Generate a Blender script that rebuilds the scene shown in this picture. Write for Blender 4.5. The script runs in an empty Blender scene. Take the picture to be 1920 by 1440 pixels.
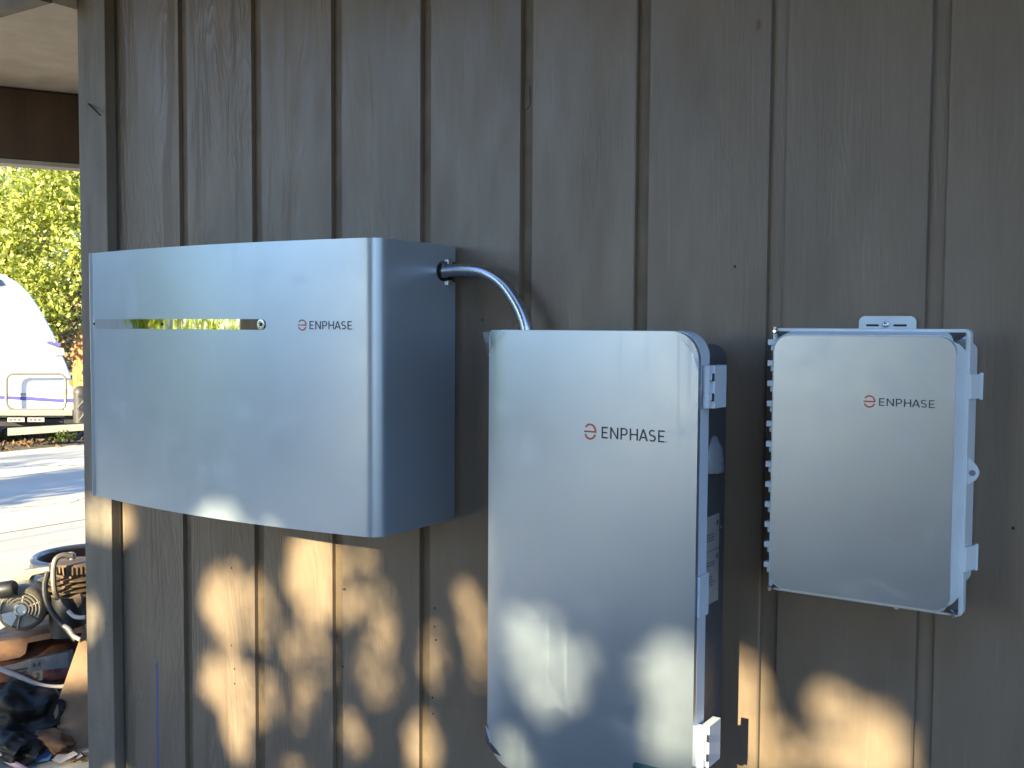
import bpy, bmesh, math, random
import numpy as np
from mathutils import Vector, Matrix
R = math.radians
random.seed(7)
rng = np.random.default_rng(7)
S = bpy.context.scene
COL = S.collection

# ------------------------------------------------------------ camera
CAM = Vector((2.57897, -2.09084, 1.5)); YAW, PITCH, ROLL, FPX = -0.58784, -0.05274, 0.00628, 1972.54
FWD = Vector((math.sin(YAW)*math.cos(PITCH), math.cos(YAW)*math.cos(PITCH), math.sin(PITCH)))
_r = Vector((math.cos(YAW), -math.sin(YAW), 0)); _u = _r.cross(FWD)
RGT = _r*math.cos(ROLL) + _u*math.sin(ROLL); UP = -_r*math.sin(ROLL) + _u*math.cos(ROLL)
cam = bpy.data.cameras.new("camera"); co = bpy.data.objects.new("camera", cam); COL.objects.link(co)
M = Matrix.Identity(4)
for i in range(3):
    M[i][0], M[i][1], M[i][2], M[i][3] = RGT[i], UP[i], -FWD[i], CAM[i]
co.matrix_world = M
cam.sensor_fit = 'HORIZONTAL'; cam.sensor_width = 36; cam.lens = 36*FPX/1920
cam.clip_start = 0.02; cam.clip_end = 1000
S.camera = co

# ------------------------------------------------------------ sky, sun, exposure
SUN = Vector((0.02, -1.0, 0.326)).normalized()          # towards the sun
EL = math.asin(SUN.z)
w = bpy.data.worlds.new("World"); S.world = w; w.use_nodes = True
nt = w.node_tree; nt.nodes.clear()
sky = nt.nodes.new('ShaderNodeTexSky'); sky.sky_type = 'NISHITA'; sky.sun_disc = False
sky.sun_elevation = EL; sky.sun_rotation = math.pi - 0.02
sky.air_density = 1.0; sky.dust_density = 0.3; sky.ozone_density = 3.0
bg = nt.nodes.new('ShaderNodeBackground'); bg.inputs[1].default_value = 0.10
wo = nt.nodes.new('ShaderNodeOutputWorld')
wb = nt.nodes.new('ShaderNodeMix'); wb.data_type = 'RGBA'; wb.blend_type = 'MULTIPLY'; wb.inputs[0].default_value = 1
wb.inputs[7].default_value = (.87, 1.0, 1.20, 1)         # the photo's white balance leans to warm light, so open sky reads bluer
nt.links.new(sky.outputs[0], wb.inputs[6]); nt.links.new(wb.outputs[2], bg.inputs[0]); nt.links.new(bg.outputs[0], wo.inputs[0])
sl = bpy.data.lights.new("sun", 'SUN'); sl.energy = 5.0; sl.angle = R(0.53); sl.color = (1.0, 0.89, 0.57)
so = bpy.data.objects.new("sun", sl); COL.objects.link(so)
so.rotation_euler = (-SUN).to_track_quat('-Z', 'Y').to_euler(); so.location = (0, -20, 12)
S.view_settings.view_transform = 'Standard'; S.view_settings.look = 'None'
S.view_settings.exposure = 2.05; S.view_settings.gamma = 1.0
try:
    S.cycles.use_denoising = True; S.cycles.max_bounces = 8; S.cycles.transparent_max_bounces = 8
    S.cycles.caustics_reflective = False; S.cycles.caustics_refractive = False
    S.cycles.sample_clamp_indirect = 8
except Exception: pass

GZ = -0.2                                               # ground level

def at(x, y, depth):                                    # photo position + distance -> world point
    return CAM + (FWD + RGT*((x-960)/FPX) + UP*((720-y)/FPX))*depth
def onY(x, y, Y):
    v = FWD + RGT*((x-960)/FPX) + UP*((720-y)/FPX)
    return CAM + v*((Y-CAM.y)/v.y)

# ------------------------------------------------------------ materials
class NT:
    def __init__(s, name):
        s.m = bpy.data.materials.new(name); s.m.use_nodes = True; s.t = s.m.node_tree; s.t.nodes.clear()
        s.out = s.n('ShaderNodeOutputMaterial'); s.b = s.n('ShaderNodeBsdfPrincipled'); s.l(s.b.outputs[0], s.out.inputs[0])
    def n(s, k, **kw):
        q = s.t.nodes.new(k)
        for a, v in kw.items(): setattr(q, a, v)
        return q
    def l(s, a, b): s.t.links.new(a, b)
    def coord(s, scale=(1,1,1), which='Object'):
        tc = s.n('ShaderNodeTexCoord'); mp = s.n('ShaderNodeMapping'); mp.inputs['Scale'].default_value = scale
        s.l(tc.outputs[which], mp.inputs[0]); return mp.outputs[0]
    def noise(s, vec, scale, detail=4, rough=.55, dist=0):
        q = s.n('ShaderNodeTexNoise'); q.inputs['Scale'].default_value = scale; q.inputs['Detail'].default_value = detail
        q.inputs['Roughness'].default_value = rough; q.inputs['Distortion'].default_value = dist
        s.l(vec, q.inputs['Vector']); return q.outputs[0]
    def math(s, op, a, b=None, clamp=False):
        q = s.n('ShaderNodeMath', operation=op); q.use_clamp = clamp
        for i, v in enumerate((a, b)):
            if v is None: continue
            if isinstance(v, (int, float)): q.inputs[i].default_value = v
            else: s.l(v, q.inputs[i])
        return q.outputs[0]
    def ramp(s, fac, stops):
        q = s.n('ShaderNodeValToRGB'); e = q.color_ramp.elements
        while len(e) < len(stops): e.new(0.5)
        for i, (p, c) in enumerate(stops):
            e[i].position = p; e[i].color = (c, c, c, 1) if isinstance(c, (int, float)) else (*c, 1)
        s.l(fac, q.inputs[0]); return q.outputs[0]
    def mix(s, fac, a, b):
        q = s.n('ShaderNodeMix', data_type='RGBA')
        for i, v in ((0, fac), (6, a), (7, b)):
            if isinstance(v, (int, float)): q.inputs[i].default_value = v
            elif isinstance(v, tuple): q.inputs[i].default_value = (*v, 1)
            else: s.l(v, q.inputs[i])
        return q.outputs[2]
    def bump(s, h, strength=.3, dist=.01):
        q = s.n('ShaderNodeBump'); q.inputs['Strength'].default_value = strength; q.inputs['Distance'].default_value = dist
        s.l(h, q.inputs['Height']); s.l(q.outputs[0], s.b.inputs['Normal']); return q
    def set(s, **kw):
        for k, v in kw.items():
            k = k.replace('_', ' ')
            i = s.b.inputs[k]
            if isinstance(v, tuple): i.default_value = (*v, 1) if len(v) == 3 else v
            elif isinstance(v, (int, float)): i.default_value = v
            else: s.l(v, i)

def simple(name, col, rough=.5, metal=0.0, var=.25, scale=8, bump=.0, bscale=60, rvar=.1, spec=None):
    """Flat-coloured stuff with a mottled colour, uneven gloss and a little relief."""
    t = NT(name); v = t.coord()
    f = t.noise(v, scale, 5)
    a = tuple(c*(1-var) for c in col); b = tuple(min(1, c*(1+var)) for c in col)
    t.set(Base_Color=t.ramp(f, [(.3, a), (.7, b)]), Metallic=metal)
    t.set(Roughness=t.ramp(t.noise(v, scale*2.3, 4), [(.3, max(0, rough-rvar)), (.7, min(1, rough+rvar))]))
    if bump: t.bump(t.noise(v, bscale, 5), bump, .004)
    if spec is not None: t.set(Specular_IOR_Level=spec)
    return t.m

def m_siding():
    t = NT("siding_paint")
    tc = t.n('ShaderNodeTexCoord'); sx = t.n('ShaderNodeSeparateXYZ'); t.l(tc.outputs['Object'], sx.inputs[0])
    X, Z = sx.outputs[0], sx.outputs[2]
    cell = t.math('FLOOR', t.math('DIVIDE', t.math('ADD', X, .0), .3035))
    wn = t.n('ShaderNodeTexWhiteNoise', noise_dimensions='1D'); t.l(t.math('ADD', cell, 3.7), wn.inputs['W'])
    cmb = t.n('ShaderNodeCombineXYZ'); t.l(X, cmb.inputs[0]); t.l(t.math('MULTIPLY', cell, 7.3), cmb.inputs[1]); t.l(Z, cmb.inputs[2])
    mp = t.n('ShaderNodeMapping'); mp.inputs['Scale'].default_value = (7.5, 1, 1.05); t.l(cmb.outputs[0], mp.inputs[0])
    con = t.noise(mp.outputs[0], 1.15, 2.5, .5, .35)
    rings = t.math('SINE', t.math('MULTIPLY', con, 130))
    rings = t.math('POWER', t.math('ADD', t.math('MULTIPLY', rings, .5), .5), 1.6)
    mp2 = t.n('ShaderNodeMapping'); mp2.inputs['Scale'].default_value = (170, 1, 7); t.l(cmb.outputs[0], mp2.inputs[0])
    fib = t.noise(mp2.outputs[0], 1, 5, .6)
    mp3 = t.n('ShaderNodeMapping'); mp3.inputs['Scale'].default_value = (9, 1, 1.2); t.l(cmb.outputs[0], mp3.inputs[0])
    patch = t.noise(mp3.outputs[0], 1, 3)
    # weathering: boards near the open corner have lost more paint, so their grain stands out more
    wear = t.n('ShaderNodeMapRange'); wear.inputs[1].default_value = 0.3; wear.inputs[2].default_value = 1.05
    wear.inputs[3].default_value = 1.0; wear.inputs[4].default_value = .10; t.l(X, wear.inputs[0])
    amp = t.math('MULTIPLY', t.ramp(patch, [(.36, .12), (.62, 1.0)]), wear.outputs[0])
    h = t.math('ADD', t.math('MULTIPLY', t.math('MULTIPLY', rings, amp), .75), t.math('MULTIPLY', fib, .34))
    t.bump(h, .9, .0027)
    mp4 = t.n('ShaderNodeMapping'); mp4.inputs['Scale'].default_value = (5, 1, 1.3); t.l(cmb.outputs[0], mp4.inputs[0])
    mott = t.noise(mp4.outputs[0], 1.6, 6, .6)
    c = t.ramp(mott, [(.25, (.166, .115, .077)), (.5, (.204, .144, .097)), (.78, (.243, .175, .122))])
    c = t.mix(t.math('MULTIPLY', wn.outputs[0], .22), c, (.135, .113, .09))
    # thin pale streaks and dark flecks
    st = t.ramp(t.noise(mp2.outputs[0], .55, 6, .7), [(.60, 0.0), (.74, 1.0)])
    c = t.mix(t.math('MULTIPLY', st, .28), c, (.30, .27, .23))
    fl = t.ramp(t.noise(t.coord((55, 1, 38)), 1, 3, .6), [(.755, 0.0), (.785, 1.0)])
    c = t.mix(t.math('MULTIPLY', fl, .75), c, (.045, .032, .024))
    # rust weep by a knot
    vd = t.n('ShaderNodeVectorMath', operation='DISTANCE'); k = onY(1422, 47, 0)
    mpk = t.n('ShaderNodeMapping'); mpk.inputs['Scale'].default_value = (1.7, 0, .75); t.l(tc.outputs['Object'], mpk.inputs[0])
    t.l(mpk.outputs[0], vd.inputs[0]); vd.inputs[1].default_value = (k.x*1.7, 0, k.z*.75)
    kn = t.ramp(t.math('ADD', vd.outputs['Value'], t.math('MULTIPLY', t.noise(t.coord((90, 1, 60)), 1, 3), .012)), [(.010, 1.0), (.018, 0.0)])
    c = t.mix(t.math('MULTIPLY', kn, .9), c, (.13, .042, .010))
    t.set(Base_Color=c, Roughness=t.ramp(t.noise(mp4.outputs[0], 3, 4), [(.3, .34), (.7, .50)]), Specular_IOR_Level=.5)
    return t.m

def m_trim():
    t = NT("trim_paint"); v = t.coord((16, 16, 3))
    f = t.noise(v, 1.3, 6)
    saw = t.noise(t.coord((3, 3, 130)), 1, 3)               # rough saw marks run across the board
    c = t.ramp(f, [(.3, (.140, .112, .083)), (.7, (.220, .178, .134))])
    fl = t.ramp(t.noise(t.coord((70, 70, 30)), 1, 3), [(.70, 0.0), (.76, 1.0)])
    c = t.mix(t.math('MULTIPLY', fl, .6), c, (.05, .042, .035))
    t.set(Base_Color=c, Roughness=.62)
    t.bump(t.math('ADD', t.math('MULTIPLY', saw, .6), t.noise(v, 6, 5)), .55, .003)
    return t.m

def m_metal(name, col, rough, metal=.9, brushed=0.0, aniso=0.0):
    t = NT(name); v = t.coord()
    f = t.noise(v, 5, 4)
    c = t.ramp(f, [(.3, tuple(x*.965 for x in col)), (.7, tuple(min(1, x*1.035) for x in col))])
    sm = t.ramp(t.noise(t.coord((9, 9, 9)), 1, 5, .65, .6), [(.56, 0.0), (.72, 1.0)])      # dust and finger smears
    sp = t.ramp(t.noise(t.coord((130, 130, 130)), 1, 2, .5), [(.735, 0.0), (.76, 1.0)])           # specks of grit
    dr = t.ramp(t.noise(t.coord((55, 55, 2.2)), 1, 4, .6), [(.60, 0.0), (.78, 1.0)])           # faint dried run marks
    c = t.mix(t.math('MULTIPLY', dr, .10), c, (.60, .60, .58)); c = t.mix(t.math('MULTIPLY', sp, .22), c, (.66, .64, .60))
    t.set(Base_Color=t.mix(t.math('MULTIPLY', sm, .16), c, (.62, .62, .6)), Metallic=metal)
    t.set(Roughness=t.math('ADD', t.math('MULTIPLY', t.math('MAXIMUM', sm, dr), .09), t.ramp(t.noise(v, 12, 3), [(.3, rough-.02), (.7, rough+.02)])))
    if brushed:
        t.bump(t.noise(t.coord((2, 2, 900)), 1, 3), brushed, .0005)
    if aniso:
        t.set(Anisotropic=aniso)
        tg = t.n('ShaderNodeTangent', direction_type='RADIAL', axis='Z'); t.l(tg.outputs[0], t.b.inputs['Tangent'])
    return t.m

def m_leaf(name, cols, trans=.45, rough=.5):
    t = NT(name); g = t.n('ShaderNodeNewGeometry')
    n_ = len(cols)
    c = t.ramp(g.outputs['Random Per Island'], [(i/(n_-1), cols[i]) for i in range(n_)])
    t.set(Base_Color=c, Roughness=rough, Specular_IOR_Level=.3)
    tr = t.n('ShaderNodeBsdfTranslucent'); t.l(t.mix(.5, c, (.30, .38, .03)), tr.inputs[0])
    mx = t.n('ShaderNodeMixShader'); mx.inputs[0].default_value = trans
    t.l(t.b.outputs[0], mx.inputs[1]); t.l(tr.outputs[0], mx.inputs[2]); t.l(mx.outputs[0], t.out.inputs[0])
    return t.m

def m_film():
    t = NT("clear_film")
    tp = t.n('ShaderNodeBsdfTransparent'); gl = t.n('ShaderNodeBsdfGlossy'); gl.inputs['Roughness'].default_value = .12
    gl.inputs[0].default_value = (.9, .93, 1, 1)
    fr = t.n('ShaderNodeFresnel'); fr.inputs[0].default_value = 1.35
    mx = t.n('ShaderNodeMixShader'); t.l(t.math('ADD', fr.outputs[0], .02), mx.inputs[0])
    t.l(tp.outputs[0], mx.inputs[1]); t.l(gl.outputs[0], mx.inputs[2]); t.l(mx.outputs[0], t.out.inputs[0])
    return t.m

def m_concrete():
    t = NT("concrete"); v = t.coord()
    sx = t.n('ShaderNodeSeparateXYZ'); t.l(v, sx.inputs[0])
    c = t.ramp(t.noise(v, .9, 8, .6), [(.3, (.44, .40, .335)), (.7, (.57, .52, .44))])
    sp = t.ramp(t.noise(v, 45, 4), [(.62, 0.0), (.72, 1.0)]); c = t.mix(t.math('MULTIPLY', sp, .3), c, (.2, .18, .16))
    fr = t.math('ABSOLUTE', t.math('SUBTRACT', t.math('FRACT', t.math('DIVIDE', t.math('ADD', t.math('ADD', sx.outputs[0], 5.62+30),
          t.math('MULTIPLY', t.noise(v, .5, 2), .0)), 3.0)), .5))
    j = t.math('GREATER_THAN', fr, .4955)
    vo = t.n('ShaderNodeTexVoronoi', feature='DISTANCE_TO_EDGE'); vo.inputs['Scale'].default_value = .33
    wv = t.n('ShaderNodeVectorMath', operation='ADD'); nz = t.n('ShaderNodeTexNoise'); nz.inputs['Scale'].default_value = 1.4; nz.inputs['Detail'].default_value = 6
    t.l(v, nz.inputs['Vector']); t.l(v, wv.inputs[0]); t.l(nz.outputs[1], wv.inputs[1]); t.l(wv.outputs[0], vo.inputs['Vector'])
    ck = t.math('LESS_THAN', vo.outputs[0], .0045)
    c = t.mix(t.math('MAXIMUM', j, ck), c, (.09, .075, .06))
    t.set(Base_Color=c, Roughness=.85); t.bump(t.noise(v, 30, 6), .25, .006)
    return t.m

def m_soil():
    t = NT("soil"); v = t.coord()
    c = t.ramp(t.noise(v, 6, 8, .65), [(.3, (.06, .045, .032)), (.55, (.12, .095, .068)), (.75, (.18, .15, .115))])
    t.set(Base_Color=c, Roughness=.95); t.bump(t.noise(v, 22, 6), .6, .02)
    return t.m

def m_boards(name, a, b, pitch=.14, axis=0):
    t = NT(name); v = t.coord((3, 3, .5)); f = t.noise(v, 3, 6)
    t.set(Base_Color=t.ramp(f, [(.3, a), (.7, b)]), Roughness=.8); t.bump(t.noise(t.coord((40, 40, 3)), 1, 4), .4, .004)
    return t.m

MAT = dict(
    siding=m_siding(), trim=m_trim(),
    groove=simple("groove_brown", (.140, .095, .055), .6, 0, .2, 9, .3, 70),
    ceiling=m_boards("ceiling_plywood", (.52, .44, .35), (.66, .57, .46)),
    beam=m_boards("beam_brown", (.075, .044, .027), (.120, .074, .045)),
    beam_lit=m_boards("beam_bounce_lit", (.48, .42, .34), (.58, .52, .43)),  # cream imitates bounced ground light under the beam
    nail=simple("rusty_nail", (.05, .032, .022), .6, .6),
    chalk=simple("blue_chalk", (.05, .10, .42), .9, 0, .3, 300),
    silver=m_metal("silver_paint", (.435, .495, .56), .34, .62),
    steel=m_metal("satin_plate", (.40, .45, .515), .33, .88, aniso=.35),
    steel2=m_metal("satin_door", (.45, .515, .60), .33, .86, aniso=.3),
    mirror=m_metal("mirror_strip", (.80, .80, .78), .035, 1.0),
    darkhole=simple("black_recess", (.012, .012, .013), .5),
    screw=m_metal("screw_steel", (.6, .6, .6), .22, 1.0),
    galv=m_metal("galvanised", (.55, .57, .60), .27, 1.0),
    zinc=m_metal("zinc_fitting", (.68, .69, .70), .3, 1.0),
    tape=simple("blue_tape", (.01, .10, .32), .25, 0, .3, 90),
    orange=simple("orange_ink", (.62, .085, .03), .5, 0, .05, 200),
    ink=simple("charcoal_ink", (.035, .04, .05), .5, 0, .08, 200),
    poly=simple("pale_polycarbonate", (.70, .73, .73), .38, 0, .05, 12, .05, 150),
    polyd=simple("pale_polycarbonate_corner", (.30, .32, .36), .14, .85, .05, 12),
    doorwhite=simple("pale_door_edge", (.58, .62, .68), .38, 0, .04, 14, .04, 120),
    boxgrey=simple("grey_cabinet_paint", (.080, .083, .090), .42, 0, .1, 10, .08, 150),
    hub=simple("grey_pvc", (.25, .265, .29), .3, 0, .08, 12),
    label=simple("paper_label", (.36, .355, .34), .6, 0, .06, 40),
    labelprint=simple("label_print", (.14, .14, .15), .6, 0, .2, 300),
    sticker=simple("teal_sticker", (.02, .055, .075), .45, 0, .1, 30),
    film=m_film(),
    soil=m_soil(), concrete=m_concrete(),
    rvwhite=simple("trailer_white", (.80, .79, .77), .3, 0, .03, 3),
    rvgrey=simple("trailer_grey", (.30, .30, .34), .35, 0, .05, 3),
    rvblue=simple("trailer_purple", (.11, .10, .36), .35, 0, .08, 3),
    rvdark=simple("trailer_dark", (.05, .045, .045), .5, 0, .2, 8),
    rvtube=simple("trailer_tube", (.24, .22, .19), .45, .2, .12, 20),
    rvframe=simple("trailer_frame", (.36, .32, .26), .6, .1, .2, 10),
    marker=simple("amber_lens", (.85, .22, .04), .2, 0, .05, 20),
    rvglass=simple("dark_glass", (.03, .05, .09), .08, 0, .1, 4),
    tyre=simple("tyre_rubber", (.02, .02, .021), .8, 0, .2, 20),
    fence=m_boards("cedar_board", (.42, .16, .055), (.62, .27, .10)),
    shingle=simple("purple_shingle", (.16, .125, .17), .9, 0, .35, 18, .5, 30),
    housewall=simple("pale_stucco", (.46, .46, .45), .9, 0, .08, 4, .2, 40),
    bark=simple("bark", (.15, .115, .085), .95, 0, .4, 14, .9, 24),
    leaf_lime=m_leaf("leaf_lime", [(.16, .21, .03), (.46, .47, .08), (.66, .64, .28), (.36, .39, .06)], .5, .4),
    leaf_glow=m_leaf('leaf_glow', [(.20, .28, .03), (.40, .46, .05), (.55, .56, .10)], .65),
    leaf_pink=m_leaf("leaf_pink_tint", [(.42, .27, .15), (.55, .42, .30), (.38, .33, .14)], .4),  # pinkish leaves; on the far tree the tint imitates blown sky
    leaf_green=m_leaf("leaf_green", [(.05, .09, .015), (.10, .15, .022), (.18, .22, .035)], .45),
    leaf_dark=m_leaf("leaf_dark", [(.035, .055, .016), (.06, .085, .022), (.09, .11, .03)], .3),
    leaf_dead=simple("dead_leaf", (.20, .12, .06), .9, 0, .5, 30),
    rust=simple("rust_red", (.15, .050, .024), .7, .2, .45, 14, .4, 60),
    rustpale=simple("rust_orange_plate", (.22, .105, .05), .7, .1, .35, 10, .3, 50),
    motor=simple("motor_tan_grey", (.27, .235, .19), .5, .5, .2, 14, .15, 60),
    castiron=simple("cast_iron_brown", (.16, .105, .066), .65, .4, .35, 24, .3, 80),
    black=simple("black_rubber", (.016, .016, .017), .5, 0, .3, 14, .15, 70),
    bag=simple("black_bag", (.008, .008, .008), .55, 0, .4, 9, spec=.25),
    cloth=simple("brown_rag", (.16, .085, .04), .9, 0, .4, 10, .3, 60),
    tarp=simple("blue_tarp", (.06, .14, .30), .5, 0, .3, 12),
    hosewhite=simple("pale_hose", (.55, .47, .42), .45, 0, .1, 12),
    board=m_boards("weathered_plywood", (.19, .115, .065), (.30, .19, .11)),
    tubrim=simple("tub_rim", (.30, .29, .29), .35, .3, .2, 10),
    tub=simple("tub_rust", (.12, .062, .045), .65, .3, .35, 10, .3, 40),
    tanlabel=simple("compressor_label", (.24, .20, .155), .55, 0, .2, 12),
    redprint=simple("red_print", (.17, .045, .035), .55, 0, .25, 20),
    blackprint=simple("black_print", (.03, .03, .03), .55, 0, .2, 60),
    bluegrey=simple("blue_grey_print", (.13, .135, .145), .5, 0, .2, 20),
    pink=simple("pink_stick", (.55, .36, .38), .5, 0, .1, 20),
    paper=simple("paper_scrap", (.55, .48, .42), .8, 0, .2, 20),
)

# ------------------------------------------------------------ mesh helpers
def obj(name, me_or_bm, mat, parent=None, smooth=35, bevel=0, loc=None):
    if isinstance(me_or_bm, bmesh.types.BMesh):
        me = bpy.data.meshes.new(name); bmesh.ops.recalc_face_normals(me_or_bm, faces=me_or_bm.faces[:]); me_or_bm.to_mesh(me); me_or_bm.free()
    else: me = me_or_bm
    o = bpy.data.objects.new(name, me); COL.objects.link(o)
    if mat is not None: me.materials.append(mat if not isinstance(mat, str) else MAT[mat])
    if smooth:
        me.polygons.foreach_set('use_smooth', [True]*len(me.polygons))
        me.set_sharp_from_angle(angle=R(smooth))
    if bevel:
        b = o.modifiers.new("bevel", 'BEVEL'); b.width = bevel; b.segments = 2; b.limit_method = 'ANGLE'; b.angle_limit = R(40); b.harden_normals = True
    if parent is not None: o.parent = parent; o.matrix_parent_inverse = parent.matrix_world.inverted()
    if loc is not None: o.location = loc
    return o
def thing(name, label, cat, loc=(0,0,0), group=None):
    o = bpy.data.objects.new(name, None); COL.objects.link(o); o.location = loc; o.empty_display_size = .1
    o['label'] = label; o['category'] = cat
    if group: o['group'] = group
    o.matrix_world = Matrix.Translation(Vector(loc))
    return o
def tag(o, label=None, cat=None, group=None, kind=None):
    for k, v in (('label', label), ('category', cat), ('group', group), ('kind', kind)):
        if v: o[k] = v
    return o
BM = bmesh.new
def box(bm, x0, x1, y0, y1, z0, z1):
    v = [bm.verts.new((x, y, z)) for z in (z0, z1) for y in (y0, y1) for x in (x0, x1)]
    for f in ((0,1,3,2), (4,5,7,6), (0,1,5,4), (2,3,7,6), (0,2,6,4), (1,3,7,5)): bm.faces.new([v[i] for i in f])
    return v
def obox(bm, c, ax, ay, az):                             # oriented box: centre, three half-axis vectors
    c = Vector(c); ax, ay, az = Vector(ax), Vector(ay), Vector(az)
    v = [bm.verts.new(c + ax*i + ay*j + az*k) for k in (-1,1) for j in (-1,1) for i in (-1,1)]
    for f in ((0,1,3,2), (4,5,7,6), (0,1,5,4), (2,3,7,6), (0,2,6,4), (1,3,7,5)): bm.faces.new([v[i] for i in f])
def frame(d):
    d = Vector(d).normalized(); a = Vector((0,0,1)) if abs(d.z) < .9 else Vector((1,0,0))
    u = d.cross(a).normalized(); return d, u, d.cross(u).normalized()
def cyl(bm, c0, c1, r0, r1=None, n=24, cap=True):
    r1 = r0 if r1 is None else r1; c0, c1 = Vector(c0), Vector(c1); d, u, v = frame(c1-c0)
    A = [bm.verts.new(c0 + (u*math.cos(t)+v*math.sin(t))*r0) for t in (2*math.pi*i/n for i in range(n))]
    B = [bm.verts.new(c1 + (u*math.cos(t)+v*math.sin(t))*r1) for t in (2*math.pi*i/n for i in range(n))]
    for i in range(n): bm.faces.new((A[i], A[(i+1)%n], B[(i+1)%n], B[i]))
    if cap: bm.faces.new(A[::-1]); bm.faces.new(B)
def lathe(bm, c, d, prof, n=32, capend=False):           # profile of (distance along d, radius)
    c = Vector(c); d, u, v = frame(d); rows = []
    for s, r in prof:
        rows.append([bm.verts.new(c + d*s + (u*math.cos(2*math.pi*i/n)+v*math.sin(2*math.pi*i/n))*r) for i in range(n)] if r > 1e-6 else [bm.verts.new(c+d*s)])
    for a, b in zip(rows, rows[1:]):
        for i in range(n):
            j = (i+1) % n
            if len(a) == 1 and len(b) == 1: continue
            if len(a) == 1: bm.faces.new((a[0], b[j], b[i]))
            elif len(b) == 1: bm.faces.new((a[i], a[j], b[0]))
            else: bm.faces.new((a[i], a[j], b[j], b[i]))
def smoothpath(pts, n=8):
    P = [Vector(p) for p in pts]; P = [P[0]*2-P[1]] + P + [P[-1]*2-P[-2]]; out = []
    for i in range(1, len(P)-2):
        for k in range(n):
            t = k/n; a, b, c, d = P[i-1], P[i], P[i+1], P[i+2]
            out.append(.5*((2*b) + (c-a)*t + (2*a-5*b+4*c-d)*t*t + (3*b-a-3*c+d)*t**3))
    out.append(P[-2]); return out
def tube(bm, pts, r, n=12, cap=True):
    pts = [Vector(p) for p in pts]; rows = []; u = None
    for i, p in enumerate(pts):
        d = (pts[min(i+1, len(pts)-1)] - pts[max(i-1, 0)]).normalized()
        if u is None: _, u, _ = frame(d)
        u = (u - d*u.dot(d)).normalized(); v = d.cross(u)
        rr = r[i] if isinstance(r, (list, tuple)) else r
        rows.append([bm.verts.new(p + (u*math.cos(2*math.pi*k/n)+v*math.sin(2*math.pi*k/n))*rr) for k in range(n)])
    for a, b in zip(rows, rows[1:]):
        for k in range(n): bm.faces.new((a[k], a[(k+1)%n], b[(k+1)%n], b[k]))
    if cap: bm.faces.new(rows[0][::-1]); bm.faces.new(rows[-1])
def prism(bm, poly, ex):                                  # world polygon extruded by vector ex
    ex = Vector(ex); A = [bm.verts.new(p) for p in poly]; B = [bm.verts.new(Vector(p)+ex) for p in poly]; n = len(A)
    bm.faces.new(A); bm.faces.new(B[::-1])
    for i in range(n): bm.faces.new((A[i], B[i], B[(i+1)%n], A[(i+1)%n]))
def rrect(x0, x1, z0, z1, rad, n=8):                      # rounded rectangle outline, radii tl, tr, br, bl
    tl, tr, br, bl = rad if isinstance(rad, (tuple, list)) else (rad,)*4
    out = []
    for cx, cz, r, a0 in ((x0+bl, z0+bl, bl, 180), (x1-br, z0+br, br, 270), (x1-tr, z1-tr, tr, 0), (x0+tl, z1-tl, tl, 90)):
        for k in range(n+1):
            a = R(a0 + 90*k/n); out.append((cx+r*math.cos(a), cz+r*math.sin(a)))
    return out
def plate(bm, out, y0, y1): prism(bm, [(x, y0, z) for x, z in out], (0, y1-y0, 0))
def bowed(bm, x0, x1, z0, z1, rad, yf, yb, n=40):         # rounded plate whose front follows yf(x); back flat at yb
    tl, tr, br, bl = rad; xs = set(np.linspace(x0, x1, n))
    for r, s in ((max(tl, bl), 0), (max(tr, br), 1)):
        for k in range(9):
            q = r*(1-math.cos(R(90*k/8))); xs.add(x1-q if s else x0+q)
    xs = sorted(xs); rows = []
    for x in xs:
        def ins(r, d): return r - math.sqrt(max(0, r*r-(r-d)**2)) if d < r else 0
        t = z1 - max(ins(tl, x-x0), ins(tr, x1-x)); b = z0 + max(ins(bl, x-x0), ins(br, x1-x))
        rows.append([bm.verts.new(p) for p in ((x, yf(x), b), (x, yf(x), t), (x, yb, t), (x, yb, b))])
    for a, b in zip(rows, rows[1:]):
        for i in range(4): bm.faces.new((a[i], a[(i+1)%4], b[(i+1)%4], b[i]))
    bm.faces.new(rows[0]); bm.faces.new(rows[-1][::-1])
    bmesh.ops.remove_doubles(bm, verts=bm.verts[:], dist=1e-6)

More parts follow.
